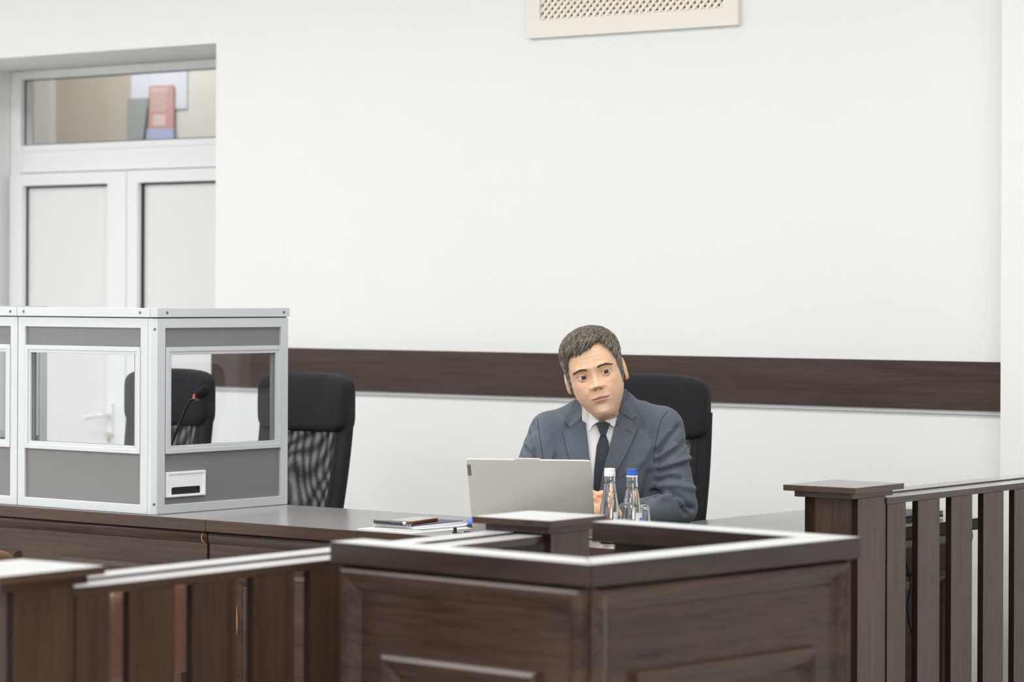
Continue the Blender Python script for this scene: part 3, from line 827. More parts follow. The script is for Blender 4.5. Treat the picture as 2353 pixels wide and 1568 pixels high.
b.build('wire_spiral', M_SPIRAL, nb, smooth=True)
pe = thing('ballpoint_pen', (-4.985, 5.797, DZ + 0.0215), 'dark blue pen with a silver tip lying along the notebook spiral', 'pen', math.radians(2))
MB().tube([(0, 0, 0), (0.045, 0, 0)], 0.0042, 12).build('barrel', M_NAVY, pe)
MB().tube([(0.045, 0, 0), (0.052, 0, 0), (0.054, 0, 0)], [0.0046, 0.0046, 0.003], 12).build('silver_end', M_SPIRAL, pe)
MB().tube([(-0.055, 0, 0), (0, 0, 0)], 0.0042, 12).build('grip', M_BLACK, pe)
ph = thing('smartphone', (-5.015, 5.822, DZ + 0.0146), 'smartphone in an amber case lying on the spiral notebook', 'phone', math.radians(12))
MB().prism(rrect(0, 0.074, 0, 0.152, 0.009), 0, 0.0085).build('case', M_AMBER, ph, bevel=0.002)
MB().prism(rrect(0.003, 0.071, 0.003, 0.149, 0.007), 0.0086, 0.0094).build('screen', M_SCREEN, ph)
mo = thing('computer_mouse', (-4.872, 6.03, DZ), 'blue computer mouse half hidden behind the laptop lid', 'mouse', math.radians(30))
b = MB(); superbox(b, (0, 0, 0.017), (0.03, 0.05, 0.013), 30, 14, 0.8, 0.8); b.build('shell', M_BLUE2, mo, smooth=True)
b = MB(); superbox(b, (0, 0, 0.0065), (0.0305, 0.0505, 0.0065), 30, 10, 0.5, 0.8); b.build('base', M_BLACK, mo, smooth=True)
uc = thing('charging_cable', (-4.80, 5.842, DZ), 'short black cable with an upright plug left of the laptop', 'cable')
MB().box(-0.004, 0.004, -0.003, 0.003, 0.001, 0.0155).build('plug', M_BLACK, uc, bevel=0.0006)
MB().tube([(0, 0, 0.003), (-0.004, -0.006, 0.002), (0.01, -0.014, 0.002), (0.03, 0.0, 0.002), (0.05, 0.02, 0.002)], 0.0016, 8).build('cord', M_BLACK, uc, smooth=True)
MB().box(0.015, 0.032, 0.018, 0.026, 0.0005, 0.0055).build('connector', M_BLACK, uc, bevel=0.0006)
# things on the right wing of the desk
lc = thing('closed_laptop', (-4.066, 6.872, DZ), 'closed black laptop on the desk behind the right railing', 'laptop', math.radians(4))
MB().box(-0.22, 0, 0, 0.275, 0.003, 0.013).build('base', M_BLACK, lc, bevel=0.001)
MB().box(-0.22, 0, 0, 0.275, 0.0145, 0.0205).build('lid', M_BLACK, lc, bevel=0.0015)
MB().box(-0.22, -0.19, 0.03, 0.24, 0.012, 0.0155).build('hinge', M_BLACK, lc)
for fx in (-0.20, -0.04): MB().box(fx, fx + 0.02, 0.02, 0.255, 0, 0.003).build('rubber_foot', M_BLACK, lc)
o = MB().tube([(-4.013, 6.772, 0.956), (-4.004, 6.774, 0.945), (-3.999, 6.785, 0.90), (-3.999, 6.79, 0.862), (-3.999, 6.816, 0.815), (-3.999, 6.822, 0.79), (-3.999, 6.803, 0.735), (-3.999, 6.812, 0.69), (-3.999, 6.83, 0.66), (-3.999, 6.84, 0.5), (-3.999, 6.85, 0.205), (-4.0, 6.9, 0.203)], 0.003, 8).build('hanging_cable', M_BLACK, smooth=True)
tag(o, 'thin black cable hanging down the desk front behind the right railing', 'cable')
o = MB().tube([(-3.99, YW - 0.096, 0.74), (-4.0, YW - 0.15, 0.72), (-4.025, YW - 0.20, 0.60), (-4.06, YW - 0.24, 0.48), (-4.10, YW - 0.27, 0.36), (-4.12, YW - 0.27, 0.212), (-4.2, YW - 0.3, 0.208)], 0.008, 10).build('power_cord', M_BLACK, smooth=True)
tag(o, 'thick black cord sloping down beside the wall at the right edge', 'cord')

# ------------------------------------------------------------------ the seated man
# local frame of the figure: x to his left, -y the way he faces, z up; heights below are above the room floor
PX, PY, PZ = -4.700, 6.354, 0.2
man = thing('person', (PX, PY, PZ), 'person in a grey suit, white shirt and dark tie leaning on the desk, head tilted', 'person', ALPHA)

def color_attr(me, cols):
    at = me.color_attributes.new('tint', 'FLOAT_COLOR', 'POINT')
    a = np.ones((len(me.vertices), 4), np.float32); a[:, :3] = cols
    at.data.foreach_set('color', a.ravel())
def attr_mat(name, rough, sss=0.0, spec=0.5, noise=0.0, nscale=300, bump=0.0):
    m, nt, p = new_mat(name)
    at = N(nt, 'ShaderNodeAttribute', attribute_name='tint')
    tc = N(nt, 'ShaderNodeTexCoord')
    nz = N(nt, 'ShaderNodeTexNoise', i_Scale=nscale, i_Detail=3.0)
    nt.links.new(tc.outputs['Object'], nz.inputs['Vector'])
    mr = N(nt, 'ShaderNodeMapRange'); mr.inputs[3].default_value = 1 - noise; mr.inputs[4].default_value = 1 + noise
    nt.links.new(nz.outputs['Fac'], mr.inputs[0])
    vm = N(nt, 'ShaderNodeVectorMath', operation='SCALE')
    nt.links.new(at.outputs['Color'], vm.inputs[0]); nt.links.new(mr.outputs[0], vm.inputs['Scale'])
    nt.links.new(vm.outputs[0], p.inputs['Base Color'])
    p.inputs['Roughness'].default_value = rough
    p.inputs['Specular IOR Level'].default_value = spec
    if sss:
        p.inputs['Subsurface Weight'].default_value = sss
        p.inputs['Subsurface Radius'].default_value = (1.0, 0.4, 0.25)
        p.inputs['Subsurface Scale'].default_value = 0.004
    if bump:
        b = N(nt, 'ShaderNodeBump', i_Strength=bump, i_Distance=0.001)
        nt.links.new(nz.outputs['Fac'], b.inputs['Height']); nt.links.new(b.outputs[0], p.inputs['Normal'])
    return m
M_SKIN = attr_mat('skin', 0.5, 0.12, 0.35, 0.05, 120, 0.05)
M_HAIR = attr_mat('greying_brown_hair', 0.55, 0, 0.4, 0.1, 400)
def cloth(name, col, scale, contrast, rough=0.9, bump=0.25):
    m, nt, p = new_mat(name)
    tc = N(nt, 'ShaderNodeTexCoord')
    outs = []
    for st in ((scale, scale, scale * 0.12), (scale * 0.12, scale, scale)):
        mp = N(nt, 'ShaderNodeMapping'); mp.inputs['Scale'].default_value = st
        nz = N(nt, 'ShaderNodeTexNoise', i_Scale=1.0, i_Detail=2.0)
        nt.links.new(tc.outputs['Object'], mp.inputs['Vector']); nt.links.new(mp.outputs[0], nz.inputs['Vector']); outs.append(nz)
    ad = N(nt, 'ShaderNodeMath', operation='ADD')
    nt.links.new(outs[0].outputs['Fac'], ad.inputs[0]); nt.links.new(outs[1].outputs['Fac'], ad.inputs[1])
    mr = N(nt, 'ShaderNodeMapRange'); mr.inputs[1].default_value = 0.6; mr.inputs[2].default_value = 1.4
    nt.links.new(ad.outputs[0], mr.inputs[0])
    mx = N(nt, 'ShaderNodeMix', data_type='RGBA')
    mx.inputs[6].default_value = [c * (1 - contrast) for c in col[:3]] + [1]
    mx.inputs[7].default_value = [c * (1 + contrast) for c in col[:3]] + [1]
    nt.links.new(mr.outputs[0], mx.inputs[0]); nt.links.new(mx.outputs[2], p.inputs['Base Color'])
    p.inputs['Roughness'].default_value = rough
    p.inputs['Specular IOR Level'].default_value = 0.25
    p.inputs['Sheen Weight'].default_value = 0.15
    p.inputs['Sheen Roughness'].default_value = 0.4
    bp = N(nt, 'ShaderNodeBump', i_Strength=bump, i_Distance=0.0005)
    nt.links.new(ad.outputs[0], bp.inputs['Height']); nt.links.new(bp.outputs[0], p.inputs['Normal'])
    return m
M_SUIT = cloth('grey_blue_suit_wool', (0.108, 0.123, 0.150, 1), 900, 0.28)
M_SHIRT = cloth('white_shirt_cotton', (0.86, 0.86, 0.87, 1), 900, 0.03, 0.8, 0.1)
M_TIE = cloth('dark_tie_silk', (0.030, 0.036, 0.046, 1), 500, 0.45, 0.5, 0.2)
M_SEAM_SHADE = plain('dark_seam_and_shade', lin(44, 48, 58), 0.9, noise=0.1)  # for real seams and for the shade drawn along the lapels
M_BUTTONHOLE = plain('brown_buttonhole_thread', lin(112, 72, 40), 0.8, noise=0.1)
M_SHOE = plain('black_shoe_leather', lin(24, 22, 22), 0.35, noise=0.1)

# ---- signed-distance modelling with surface nets: smooth continuous bodies and garments
def cap_sdf(P, a, b, ra, rb, flat=None):
    a, b = np.array(a, float), np.array(b, float)
    ab = b - a; pa = P - a
    t = np.clip((pa @ ab) / max(ab @ ab, 1e-9), 0, 1)
    q = pa - t[..., None] * ab
    if flat is not None: q = q * np.array(flat)
    return np.sqrt((q * q).sum(-1)) - (ra + (rb - ra) * t)
def ell_sdf(P, c, r):
    q = (P - np.array(c)) / np.array(r)
    k0 = np.sqrt((q * q).sum(-1)); q2 = q / np.array(r); k1 = np.sqrt((q2 * q2).sum(-1))
    return k0 * (k0 - 1.0) / np.maximum(k1, 1e-6)
def smin(a, b, k):
    h = np.clip(0.5 + 0.5 * (b - a) / k, 0, 1)
    return b * (1 - h) + a * h - k * h * (1 - h)
def nets(fn, lo, hi, h):
    lo, hi = np.array(lo, float), np.array(hi, float)
    n = np.ceil((hi - lo) / h).astype(int) + 1
    ax = [lo[i] + h * np.arange(n[i]) for i in range(3)]
    G = np.stack(np.meshgrid(*ax, indexing='ij'), -1)
    F = fn(G)
    S = F < 0
    cs = tuple(n - 1)
    acc = np.zeros(cs + (3,)); cnt = np.zeros(cs)
    cor = [(i, j, k) for i in (0, 1) for j in (0, 1) for k in (0, 1)]
    def sl(c): return tuple(slice(c[i], c[i] + cs[i]) for i in range(3))
    for a in cor:
        for d in range(3):
            if a[d]: continue
            b = list(a); b[d] = 1
            fa, fb = F[sl(a)], F[sl(b)]
            m = (fa < 0) != (fb < 0)
            t = np.where(m, fa / np.where(m, fa - fb, 1), 0)
            for q in range(3):
                acc[..., q] += np.where(m, a[q] + (t if q == d else 0), 0)
            cnt += m
    act = cnt > 0
    idx = -np.ones(cs, int); idx[act] = np.arange(act.sum())
    cell = np.stack(np.meshgrid(*[np.arange(c) for c in cs], indexing='ij'), -1)
    V = lo + h * (cell[act] + acc[act] / cnt[act][:, None])
    Q = []
    for d in range(3):
        e1, e2 = (d + 1) % 3, (d + 2) % 3
        s = [slice(0, n[i]) for i in range(3)]
        sa, sb = list(s), list(s); sa[d] = slice(0, n[d] - 1); sb[d] = slice(1, n[d])
        A, B = S[tuple(sa)], S[tuple(sb)]
        ii = np.argwhere(A != B)
        ok = (ii[:, e1] > 0) & (ii[:, e2] > 0) & (ii[:, e1] < n[e1] - 1) & (ii[:, e2] < n[e2] - 1)
        ii = ii[ok]
        flip = A[tuple(ii.T)]
        def at(o1, o2):
            j = ii.copy(); j[:, e1] -= o1; j[:, e2] -= o2
            return idx[tuple(j.T)]
        q = np.stack([at(0, 0), at(1, 0), at(1, 1), at(0, 1)], -1)
        q[~flip] = q[~flip][:, ::-1]
        Q.append(q)
    Q = np.concatenate(Q)
    Q = Q[(Q >= 0).all(1)]
    return V, Q
def relax(V, Q, it=2, lam=0.5):
    E = np.concatenate([Q[:, [i, (i + 1) % 4]] for i in range(4)])
    for _ in range(it):
        s = np.zeros_like(V); c = np.zeros(len(V))
        np.add.at(s, E[:, 0], V[E[:, 1]]); np.add.at(c, E[:, 0], 1)
        np.add.at(s, E[:, 1], V[E[:, 0]]); np.add.at(c, E[:, 1], 1)
        V = V + lam * (s / np.maximum(c, 1)[:, None] - V)
    return V
def vnormals(V, Q):
    n = np.cross(V[Q[:, 2]] - V[Q[:, 0]], V[Q[:, 3]] - V[Q[:, 1]])
    o = np.zeros_like(V)
    for i in range(4): np.add.at(o, Q[:, i], n)
    return o / np.maximum(np.linalg.norm(o, axis=1), 1e-9)[:, None]
def npmesh(name, V, Q, mat, parent, cols=None, dz=-PZ):
    me = bpy.data.meshes.new(name)
    W = np.array(V, float).copy(); W[:, 2] += dz
    me.from_pydata(W.tolist(), [], [tuple(map(int, q)) for q in Q])
    me.update()
    me.polygons.foreach_set('use_smooth', [True] * len(me.polygons))
    if cols is not None: color_attr(me, cols)
    me.materials.append(mat)
    o = bpy.data.objects.new(name, me); COL.objects.link(o); o.parent = parent
    return o

# ---- jacket
SH_R, EL_R, WR_R = (-0.146, 0.010, 1.200), (-0.222, -0.065, 1.012), (-0.085, -0.225, 0.988)
SH_L, EL_L, WR_L = (0.168, 0.012, 1.212), (0.207, -0.050, 1.000), (0.062, -0.205, 0.988)
def jacket_sdf(P):
    d = ell_sdf(P, (0.008, 0.022, 1.115), (0.182, 0.112, 0.175))
    d = smin(d, ell_sdf(P, (0.002, 0.092, 0.960), (0.155, 0.118, 0.22)), 0.05)
    d = smin(d, ell_sdf(P, (0.0, 0.150, 0.760), (0.180, 0.130, 0.13)), 0.05)
    d = smin(d, cap_sdf(P, (-0.142, 0.012, 1.206), (-0.055, 0.0, 1.232), 0.050, 0.050), 0.03)
    d = smin(d, cap_sdf(P, (0.160, 0.012, 1.222), (0.060, 0.0, 1.245), 0.050, 0.050), 0.03)
    d = smin(d, cap_sdf(P, (-0.055, 0.0, 1.225), (0.06, 0.0, 1.235), 0.05, 0.05), 0.03)
    ring = [(-0.050, -0.045, 1.245), (-0.062, -0.005, 1.266), (-0.052, 0.045, 1.285), (0.0, 0.072, 1.296), (0.050, 0.05, 1.298), (0.062, 0.0, 1.290), (0.054, -0.040, 1.268)]
    for a, b in zip(ring, ring[1:]):
        d = smin(d, cap_sdf(P, a, b, 0.017, 0.017), 0.022)
    for sh, el, wr, rs in ((SH_R, EL_R, WR_R, 0.055), (SH_L, EL_L, WR_L, 0.058)):
        arm = cap_sdf(P, sh, el, rs, 0.051)
        arm = smin(arm, cap_sdf(P, el, wr, 0.049, 0.037), 0.015)
        d = smin(d, arm, 0.012)
    return d
JV, JQ = nets(jacket_sdf, (-0.30, -0.29, 0.70), (0.30, 0.30, 1.36), 0.0045)
JV = relax(JV, JQ, 3)
JN = vnormals(JV, JQ)
# folds in the cloth: (points in x, z; depth; width), only on the side he faces
FOLDS = [
    ([(0.148, 1.150), (0.178, 1.190), (0.208, 1.217)], -0.007, 0.0075), ([(0.150, 1.163), (0.185, 1.205)], 0.004, 0.007),
    ([(0.148, 1.122), (0.19, 1.150), (0.23, 1.176)], -0.006, 0.008), ([(0.155, 1.135), (0.2, 1.166)], 0.004, 0.008),
    ([(0.150, 1.098), (0.195, 1.112), (0.245, 1.122)], -0.008, 0.007), ([(0.16, 1.106), (0.21, 1.122), (0.245, 1.132)], 0.006, 0.008),
    ([(0.147, 1.070), (0.18, 1.082), (0.21, 1.078)], -0.006, 0.008), ([(0.155, 1.058), (0.2, 1.062), (0.245, 1.05)], 0.005, 0.010),
    ([(0.142, 1.040), (0.185, 1.043), (0.215, 1.028), (0.245, 0.998)], -0.011, 0.007), ([(0.15, 1.030), (0.185, 1.031), (0.212, 1.012)], 0.006, 0.009),
    ([(0.192, 1.036), (0.212, 1.01), (0.225, 0.985)], -0.006, 0.006),
    ([(-0.203, 1.196), (-0.192, 1.165), (-0.182, 1.130)], -0.007, 0.007), ([(-0.190, 1.185), (-0.185, 1.16)], 0.004, 0.008),
    ([(-0.214, 1.160), (-0.196, 1.142), (-0.180, 1.120)], -0.007, 0.007), ([(-0.232, 1.148), (-0.215, 1.12)], -0.004, 0.007),
    ([(-0.240, 1.128), (-0.225, 1.10)], 0.005, 0.008),
    ([(-0.190, 1.225), (-0.190, 1.205)], -0.003, 0.006),
    ([(-0.07, 1.262), (-0.085, 1.24), (-0.10, 1.215)], -0.003, 0.010),
    ([(0.09, 1.27), (0.10, 1.245), (0.105, 1.215)], -0.003, 0.010), ([(0.115, 1.275), (0.125, 1.225), (0.12, 1.16)], 0.003, 0.016),
    ([(0.07, 1.10), (0.11, 1.13), (0.135, 1.17)], 0.003, 0.012), ([(-0.15, 1.10), (-0.135, 1.15)], 0.003, 0.012),
    ([(0.10, 0.99), (0.12, 1.04), (0.13, 1.09)], -0.005, 0.014),
]
for pts, h, wd in FOLDS:
    dm = np.full(len(JV), 1e9)
    for (xa, za), (xb, zb) in zip(pts, pts[1:]):
        a, b = np.array((xa, za)), np.array((xb, zb)); q = JV[:, [0, 2]]
        t = np.clip(((q - a) @ (b - a)) / ((b - a) @ (b - a)), 0, 1)
        dm = np.minimum(dm, np.linalg.norm(q - a - t[:, None] * (b - a), axis=1))
    JV = JV + JN * (2.0 * h * np.exp(-(dm / (0.85 * wd)) ** 2) * np.clip(-JN[:, 1] * 3 + 0.6, 0, 1))[:, None]
JV = relax(JV, JQ, 1, 0.4)
jk = npmesh('jacket', JV, JQ, M_SUIT, man)
jk['label'] = 'grey blue suit jacket'
from mathutils.bvhtree import BVHTree
BVH = BVHTree.FromPolygons([Vector(v) for v in JV], [tuple(map(int, q)) for q in JQ])
def surf_y(x, z):
    for dx, dz in ((0, 0), (0, -0.006), (0, -0.014), (0, -0.024), (-math.copysign(0.008, x), -0.006), (-math.copysign(0.015, x), -0.02)):
        h = BVH.ray_cast(Vector((x + dx, -1.0, z + dz)), Vector((0, 1, 0)))
        if h[0] is not None: return h[0].y + (abs(dx) + abs(dz)) * 1.0
    return -0.02
def patch(name, poly, mat, parent, off, thick=0.002, cuts=4, smooth_it=6, lift=None, wrap=None):
    """cloth piece cut to a polygon in x-z and laid over the jacket front"""
    bm = bmesh.new()
    vs_ = [bm.verts.new((x, 0, z)) for x, z in poly]
    bm.faces.new(vs_)
    bmesh.ops.triangulate(bm, faces=bm.faces[:])
    for _ in range(cuts):
        le = [e for e in bm.edges if e.calc_length() > 0.0055]
        if not le: break
        bmesh.ops.subdivide_edges(bm, edges=le, cuts=1)
        bmesh.ops.triangulate(bm, faces=bm.faces[:])
    bm.verts.ensure_lookup_table()
    for v in bm.verts:
        v.co.y = surf_y(v.co.x, v.co.z)
    for _ in range(smooth_it):                                       # cloth bridges small hollows
        ny = {v: sum(e.other_vert(v).co.y for e in v.link_edges) / max(1, len(v.link_edges)) for v in bm.verts}
        for v, y in ny.items(): v.co.y = min(v.co.y, 0.5 * v.co.y + 0.5 * y)
    for v in bm.verts:
        v.co.y -= off + (lift(v.co.x, v.co.z) if lift else 0)
        if wrap: v.co.y = min(v.co.y, wrap(v.co.x, v.co.z))
    bmesh.ops.recalc_face_normals(bm, faces=bm.faces[:])
    geom = bmesh.ops.extrude_face_region(bm, geom=bm.faces[:])
    for g in geom['geom']:
        if isinstance(g, bmesh.types.BMVert): g.co.y += thick
    bmesh.ops.recalc_face_normals(bm, faces=bm.faces[:])
    me = bpy.data.meshes.new(name)
    for v in bm.verts: v.co.z -= PZ
    bm.to_mesh(me); bm.free()
    me.materials.append(mat)
    for p_ in me.polygons: p_.use_smooth = True
    o = bpy.data.objects.new(name, me); COL.objects.link(o); o.parent = parent
    es = o.modifiers.new('edges', 'EDGE_SPLIT'); es.split_angle = math.radians(50)
    return o
SHIRT = [(-0.0478, 1.2255), (-0.0417, 1.1742), (-0.038, 1.1329), (-0.0331, 1.0799), (-0.0282, 1.0327), (-0.014, 1.0328), (-0.0013, 1.0977), (0.0138, 1.1508), (0.0312, 1.2158), (0.0312, 1.2275), (0.0005, 1.2345), (-0.025, 1.2300)]
LAPL = [(-0.0466, 1.2290), (-0.0455, 1.2155), (-0.0405, 1.1742), (-0.0357, 1.1318), (-0.0294, 1.0563), (-0.066, 1.0562), (-0.0911, 1.1316), (-0.1007, 1.1692), (-0.1103, 1.2069), (-0.0902, 1.2153), (-0.0597, 1.2378)]
COLL = [(-0.0607, 1.2897), (-0.0580, 1.2626), (-0.0597, 1.2385), (-0.0902, 1.2170), (-0.1045, 1.2341), (-0.0904, 1.2589), (-0.0764, 1.2873)]
LAPR = [(0.0435, 1.2590), (0.0312, 1.2158), (0.0138, 1.1508), (-0.0013, 1.0977), (-0.0105, 1.0387), (0.0142, 1.0506), (0.0341, 1.0955), (0.0587, 1.1392), (0.0809, 1.1853), (0.0961, 1.2219), (0.0783, 1.2380), (0.0535, 1.2540)]
COLR = [(0.0535, 1.2990), (0.0438, 1.2600), (0.0535, 1.2546), (0.0783, 1.2388), (0.0936, 1.2502), (0.0817, 1.2761), (0.0674, 1.3197), (0.0579, 1.322)]
KNOT = [(-0.0195, 1.2290), (0.0005, 1.2335), (0.0194, 1.2292), (0.0135, 1.2157), (0.0077, 1.1968), (-0.007, 1.1968), (-0.0112, 1.2097)]
TIE = [(-0.007, 1.1975), (0.0077, 1.1975), (0.0149, 1.1803), (0.0173, 1.1509), (0.0094, 1.0801), (0.0048, 1.0329), (-0.0258, 1.0328), (-0.0237, 1.1035), (-0.0203, 1.1389), (-0.0169, 1.1684)]
FLAPL = [(-0.0620, 1.2880), (-0.0560, 1.2280), (-0.0385, 1.2050), (-0.0290, 1.2230), (-0.0110, 1.2350), (-0.0080, 1.2460), (-0.0300, 1.2620)]
FLAPR = [(0.0590, 1.2980), (0.0420, 1.2360), (0.0300, 1.2190), (0.0195, 1.2265), (0.0030, 1.2370), (0.0060, 1.2470), (0.0300, 1.2640), (0.0480, 1.2960)]
WELT = [(0.04, 1.0825), (0.1036, 1.1088), (0.1035, 1.1229), (0.04, 1.0967)]
BUTT = [(0.0619, 1.2147), (0.0784, 1.2054), (0.0776, 1.2030), (0.0611, 1.2122)]
sh = patch('shirt_front', SHIRT, M_SHIRT, man, 0.0022)
sh['label'] = 'white shirt front'
def neckwrap(dy):
    def fn(x, z):
        t = max(0.0, min(1.0, (z - 1.20) / 0.07))
        rx, ry = 0.076 - 0.012 * t, 0.094 - 0.016 * t
        return 0.004 - ry * math.sqrt(max(0.05, 1 - ((x - 0.003) / rx) ** 2)) - dy
    return fn
patch('collar_flap', FLAPL, M_SHIRT, sh, 0.0035, wrap=neckwrap(0.004))
patch('collar_flap', FLAPR, M_SHIRT, sh, 0.0035, wrap=neckwrap(0.004))
MB().tube([(0.003 + 0.057 * math.sin(a), 0.006 - 0.066 * math.cos(a), 1.246 + 0.028 * (1 - math.cos(a)) / 2 - PZ) for a in [2 * PI * k / 40 for k in range(41)]], 0.012, 10, sq=(0.25, 1.6)).build('collar_band', M_SHIRT, sh, smooth=True)
ti = patch('necktie', TIE, M_TIE, man, 0.0065, lift=lambda x, z: 0.004 * math.cos(min(1, abs(x + 0.004 - (z - 1.12) * 0.12) / 0.018) * PI / 2))
patch('knot', KNOT, M_TIE, ti, 0.0085, 0.004, wrap=neckwrap(0.007), lift=lambda x, z: 0.007 * math.cos(min(1, abs(x - 0.0) / 0.02) * PI / 2))
patch('lapel', LAPL, M_SUIT, jk, 0.0065, 0.0045, lift=lambda x, z: 0.002 * max(0, (x + 0.10) / 0.05), wrap=lambda x, z: neckwrap(0.010)(x, z) + max(0.0, 1.228 - z) * 0.9)
lr = patch('lapel', LAPR, M_SUIT, jk, 0.0085, 0.0040, lift=lambda x, z: 0.004 * max(0, (0.07 - x) / 0.07), wrap=lambda x, z: neckwrap(0.010)(x, z) + max(0.0, 1.228 - z) * 0.9)
patch('collar', COLL, M_SUIT, jk, 0.0075, 0.0040, wrap=neckwrap(0.012))
patch('collar', COLR, M_SUIT, jk, 0.0095, 0.0040, lift=lambda x, z: 0.004 * max(0, (z - 1.25) / 0.06), wrap=neckwrap(0.012))
patch('breast_pocket_welt', WELT, M_SUIT, jk, 0.0022, 0.0018)
patch('buttonhole', BUTT, M_BUTTONHOLE, lr, 0.0122, 0.0008)
def dark_line(name, pts, off=0.0001, r=0.0008):
    P = []
    for (xa, za), (xb, zb) in zip(pts, pts[1:]):
        for k in range(8):
            x = xa + (xb - xa) * k / 8; z = za + (zb - za) * k / 8
            P.append((x, surf_y(x, z) - off, z - PZ))
    MB().tube(P, r, 6).build(name, M_SEAM_SHADE, jk, smooth=True)
for nm, pts, o_ in (('lapel_shadow', [(-0.0902, 1.2153), (-0.1103, 1.2069), (-0.1007, 1.1692), (-0.0911, 1.1316), (-0.066, 1.0562)], 0.001), ('lapel_shadow', [(0.0783, 1.2380), (0.0961, 1.2219), (0.0809, 1.1853), (0.0587, 1.1392), (0.0341, 1.0955), (0.0142, 1.0506)], 0.0025), ('gorge_seam', [(-0.0902, 1.2160), (-0.0597, 1.2380)], 0.0085), ('gorge_seam', [(0.0783, 1.2384), (0.0535, 1.2543)], 0.0125)):  # dark tubes along the lapel outlines stand in for their edge shadow
    dark_line(nm, pts, o_, 0.0008)
dark_line('sleeve_seam', [(-0.1780, 1.2380), (-0.1757, 1.2185), (-0.1696, 1.177), (-0.1611, 1.1236), (-0.1575, 1.0762)])
dark_line('sleeve_seam', [(0.1790, 1.2610), (0.1623, 1.2413), (0.1482, 1.1961), (0.1411, 1.1486), (0.1415, 1.1111)])

# ---- head and neck: one grid from the neck base to the crown
def hprof():
    z = np.array([-0.205, -0.165, -0.145, -0.135, -0.128, -0.122, -0.117, -0.110, -0.100, -0.087, -0.070, -0.056, -0.042, -0.025, -0.008, 0.010, 0.030])
    w = np.array([0.0540, 0.0470, 0.0390, 0.0345, 0.0330, 0.0320, 0.0330, 0.0375, 0.0440, 0.0525, 0.0615, 0.0668, 0.0698, 0.0724, 0.0738, 0.0750, 0.0755])
    f = np.array([0.025, 0.025, 0.022, 0.012, -0.012, -0.045, -0.0690, -0.0800, -0.0855, -0.0855, -0.0870, -0.0885, -0.0880, -0.0875, -0.0870, -0.0920, -0.0950])
    bk = np.array([0.115, 0.110, 0.106, 0.100, 0.092, 0.084, 0.082, 0.080, 0.078, 0.077, 0.078, 0.081, 0.085, 0.091, 0.095, 0.098, 0.100])
    n = np.array([2.0, 2.0, 2.0, 2.0, 1.95, 1.9, 1.9, 1.9, 1.92, 1.95, 2.0, 2.06, 2.12, 2.20, 2.28, 2.32, 2.35])
    return z, w, f, bk, n
WBK_Z = np.array([-0.205, -0.165, -0.120, -0.090, -0.060, -0.030, 0.000, 0.030])
WBK = np.array([0.0530, 0.0450, 0.0340, 0.0490, 0.0620, 0.0715, 0.0745, 0.0755])
def ycen(z): return float(np.interp(z, [-0.2, -0.135, -0.112, 0.0], [0.066, 0.056, 0.012, 0.010]))
HZ, HW, HF, HB, HNX = hprof()
YC = 0.010
def hsec(z):
    if z <= 0.030:
        return tuple(float(np.interp(z, HZ, a)) for a in (HW, HF, HB, HNX))
    s = min(1.0, (z - 0.030) / 0.086)
    k = max(0.0, 1 - s ** 2.5) ** (1 / 2.15)
    return 0.0755 * k, YC - (YC + 0.095) * k, YC + (0.100 - YC) * k, 2.35 - 0.35 * s
def hbase(phi, z):
    w_, f_, b_, n_ = hsec(z)
    s, c = math.sin(phi), math.cos(phi)
    if z < 0.030:
        t = max(0.0, min(1.0, (c + 0.45) / 0.75)); t = t * t * (3 - 2 * t)
        w_ = w_ * t + float(np.interp(z, WBK_Z, WBK)) * (1 - t)
    if c < 0: n_ = 2.0
    x = w_ * math.copysign(abs(s) ** (2 / n_), s)
    yc = ycen(z)
    y = yc - (yc - f_ if c > 0 else b_ - yc) * math.copysign(abs(c) ** (2 / n_), c)
    return x, y
def g(x, s): return math.exp(-(x / s) ** 2)
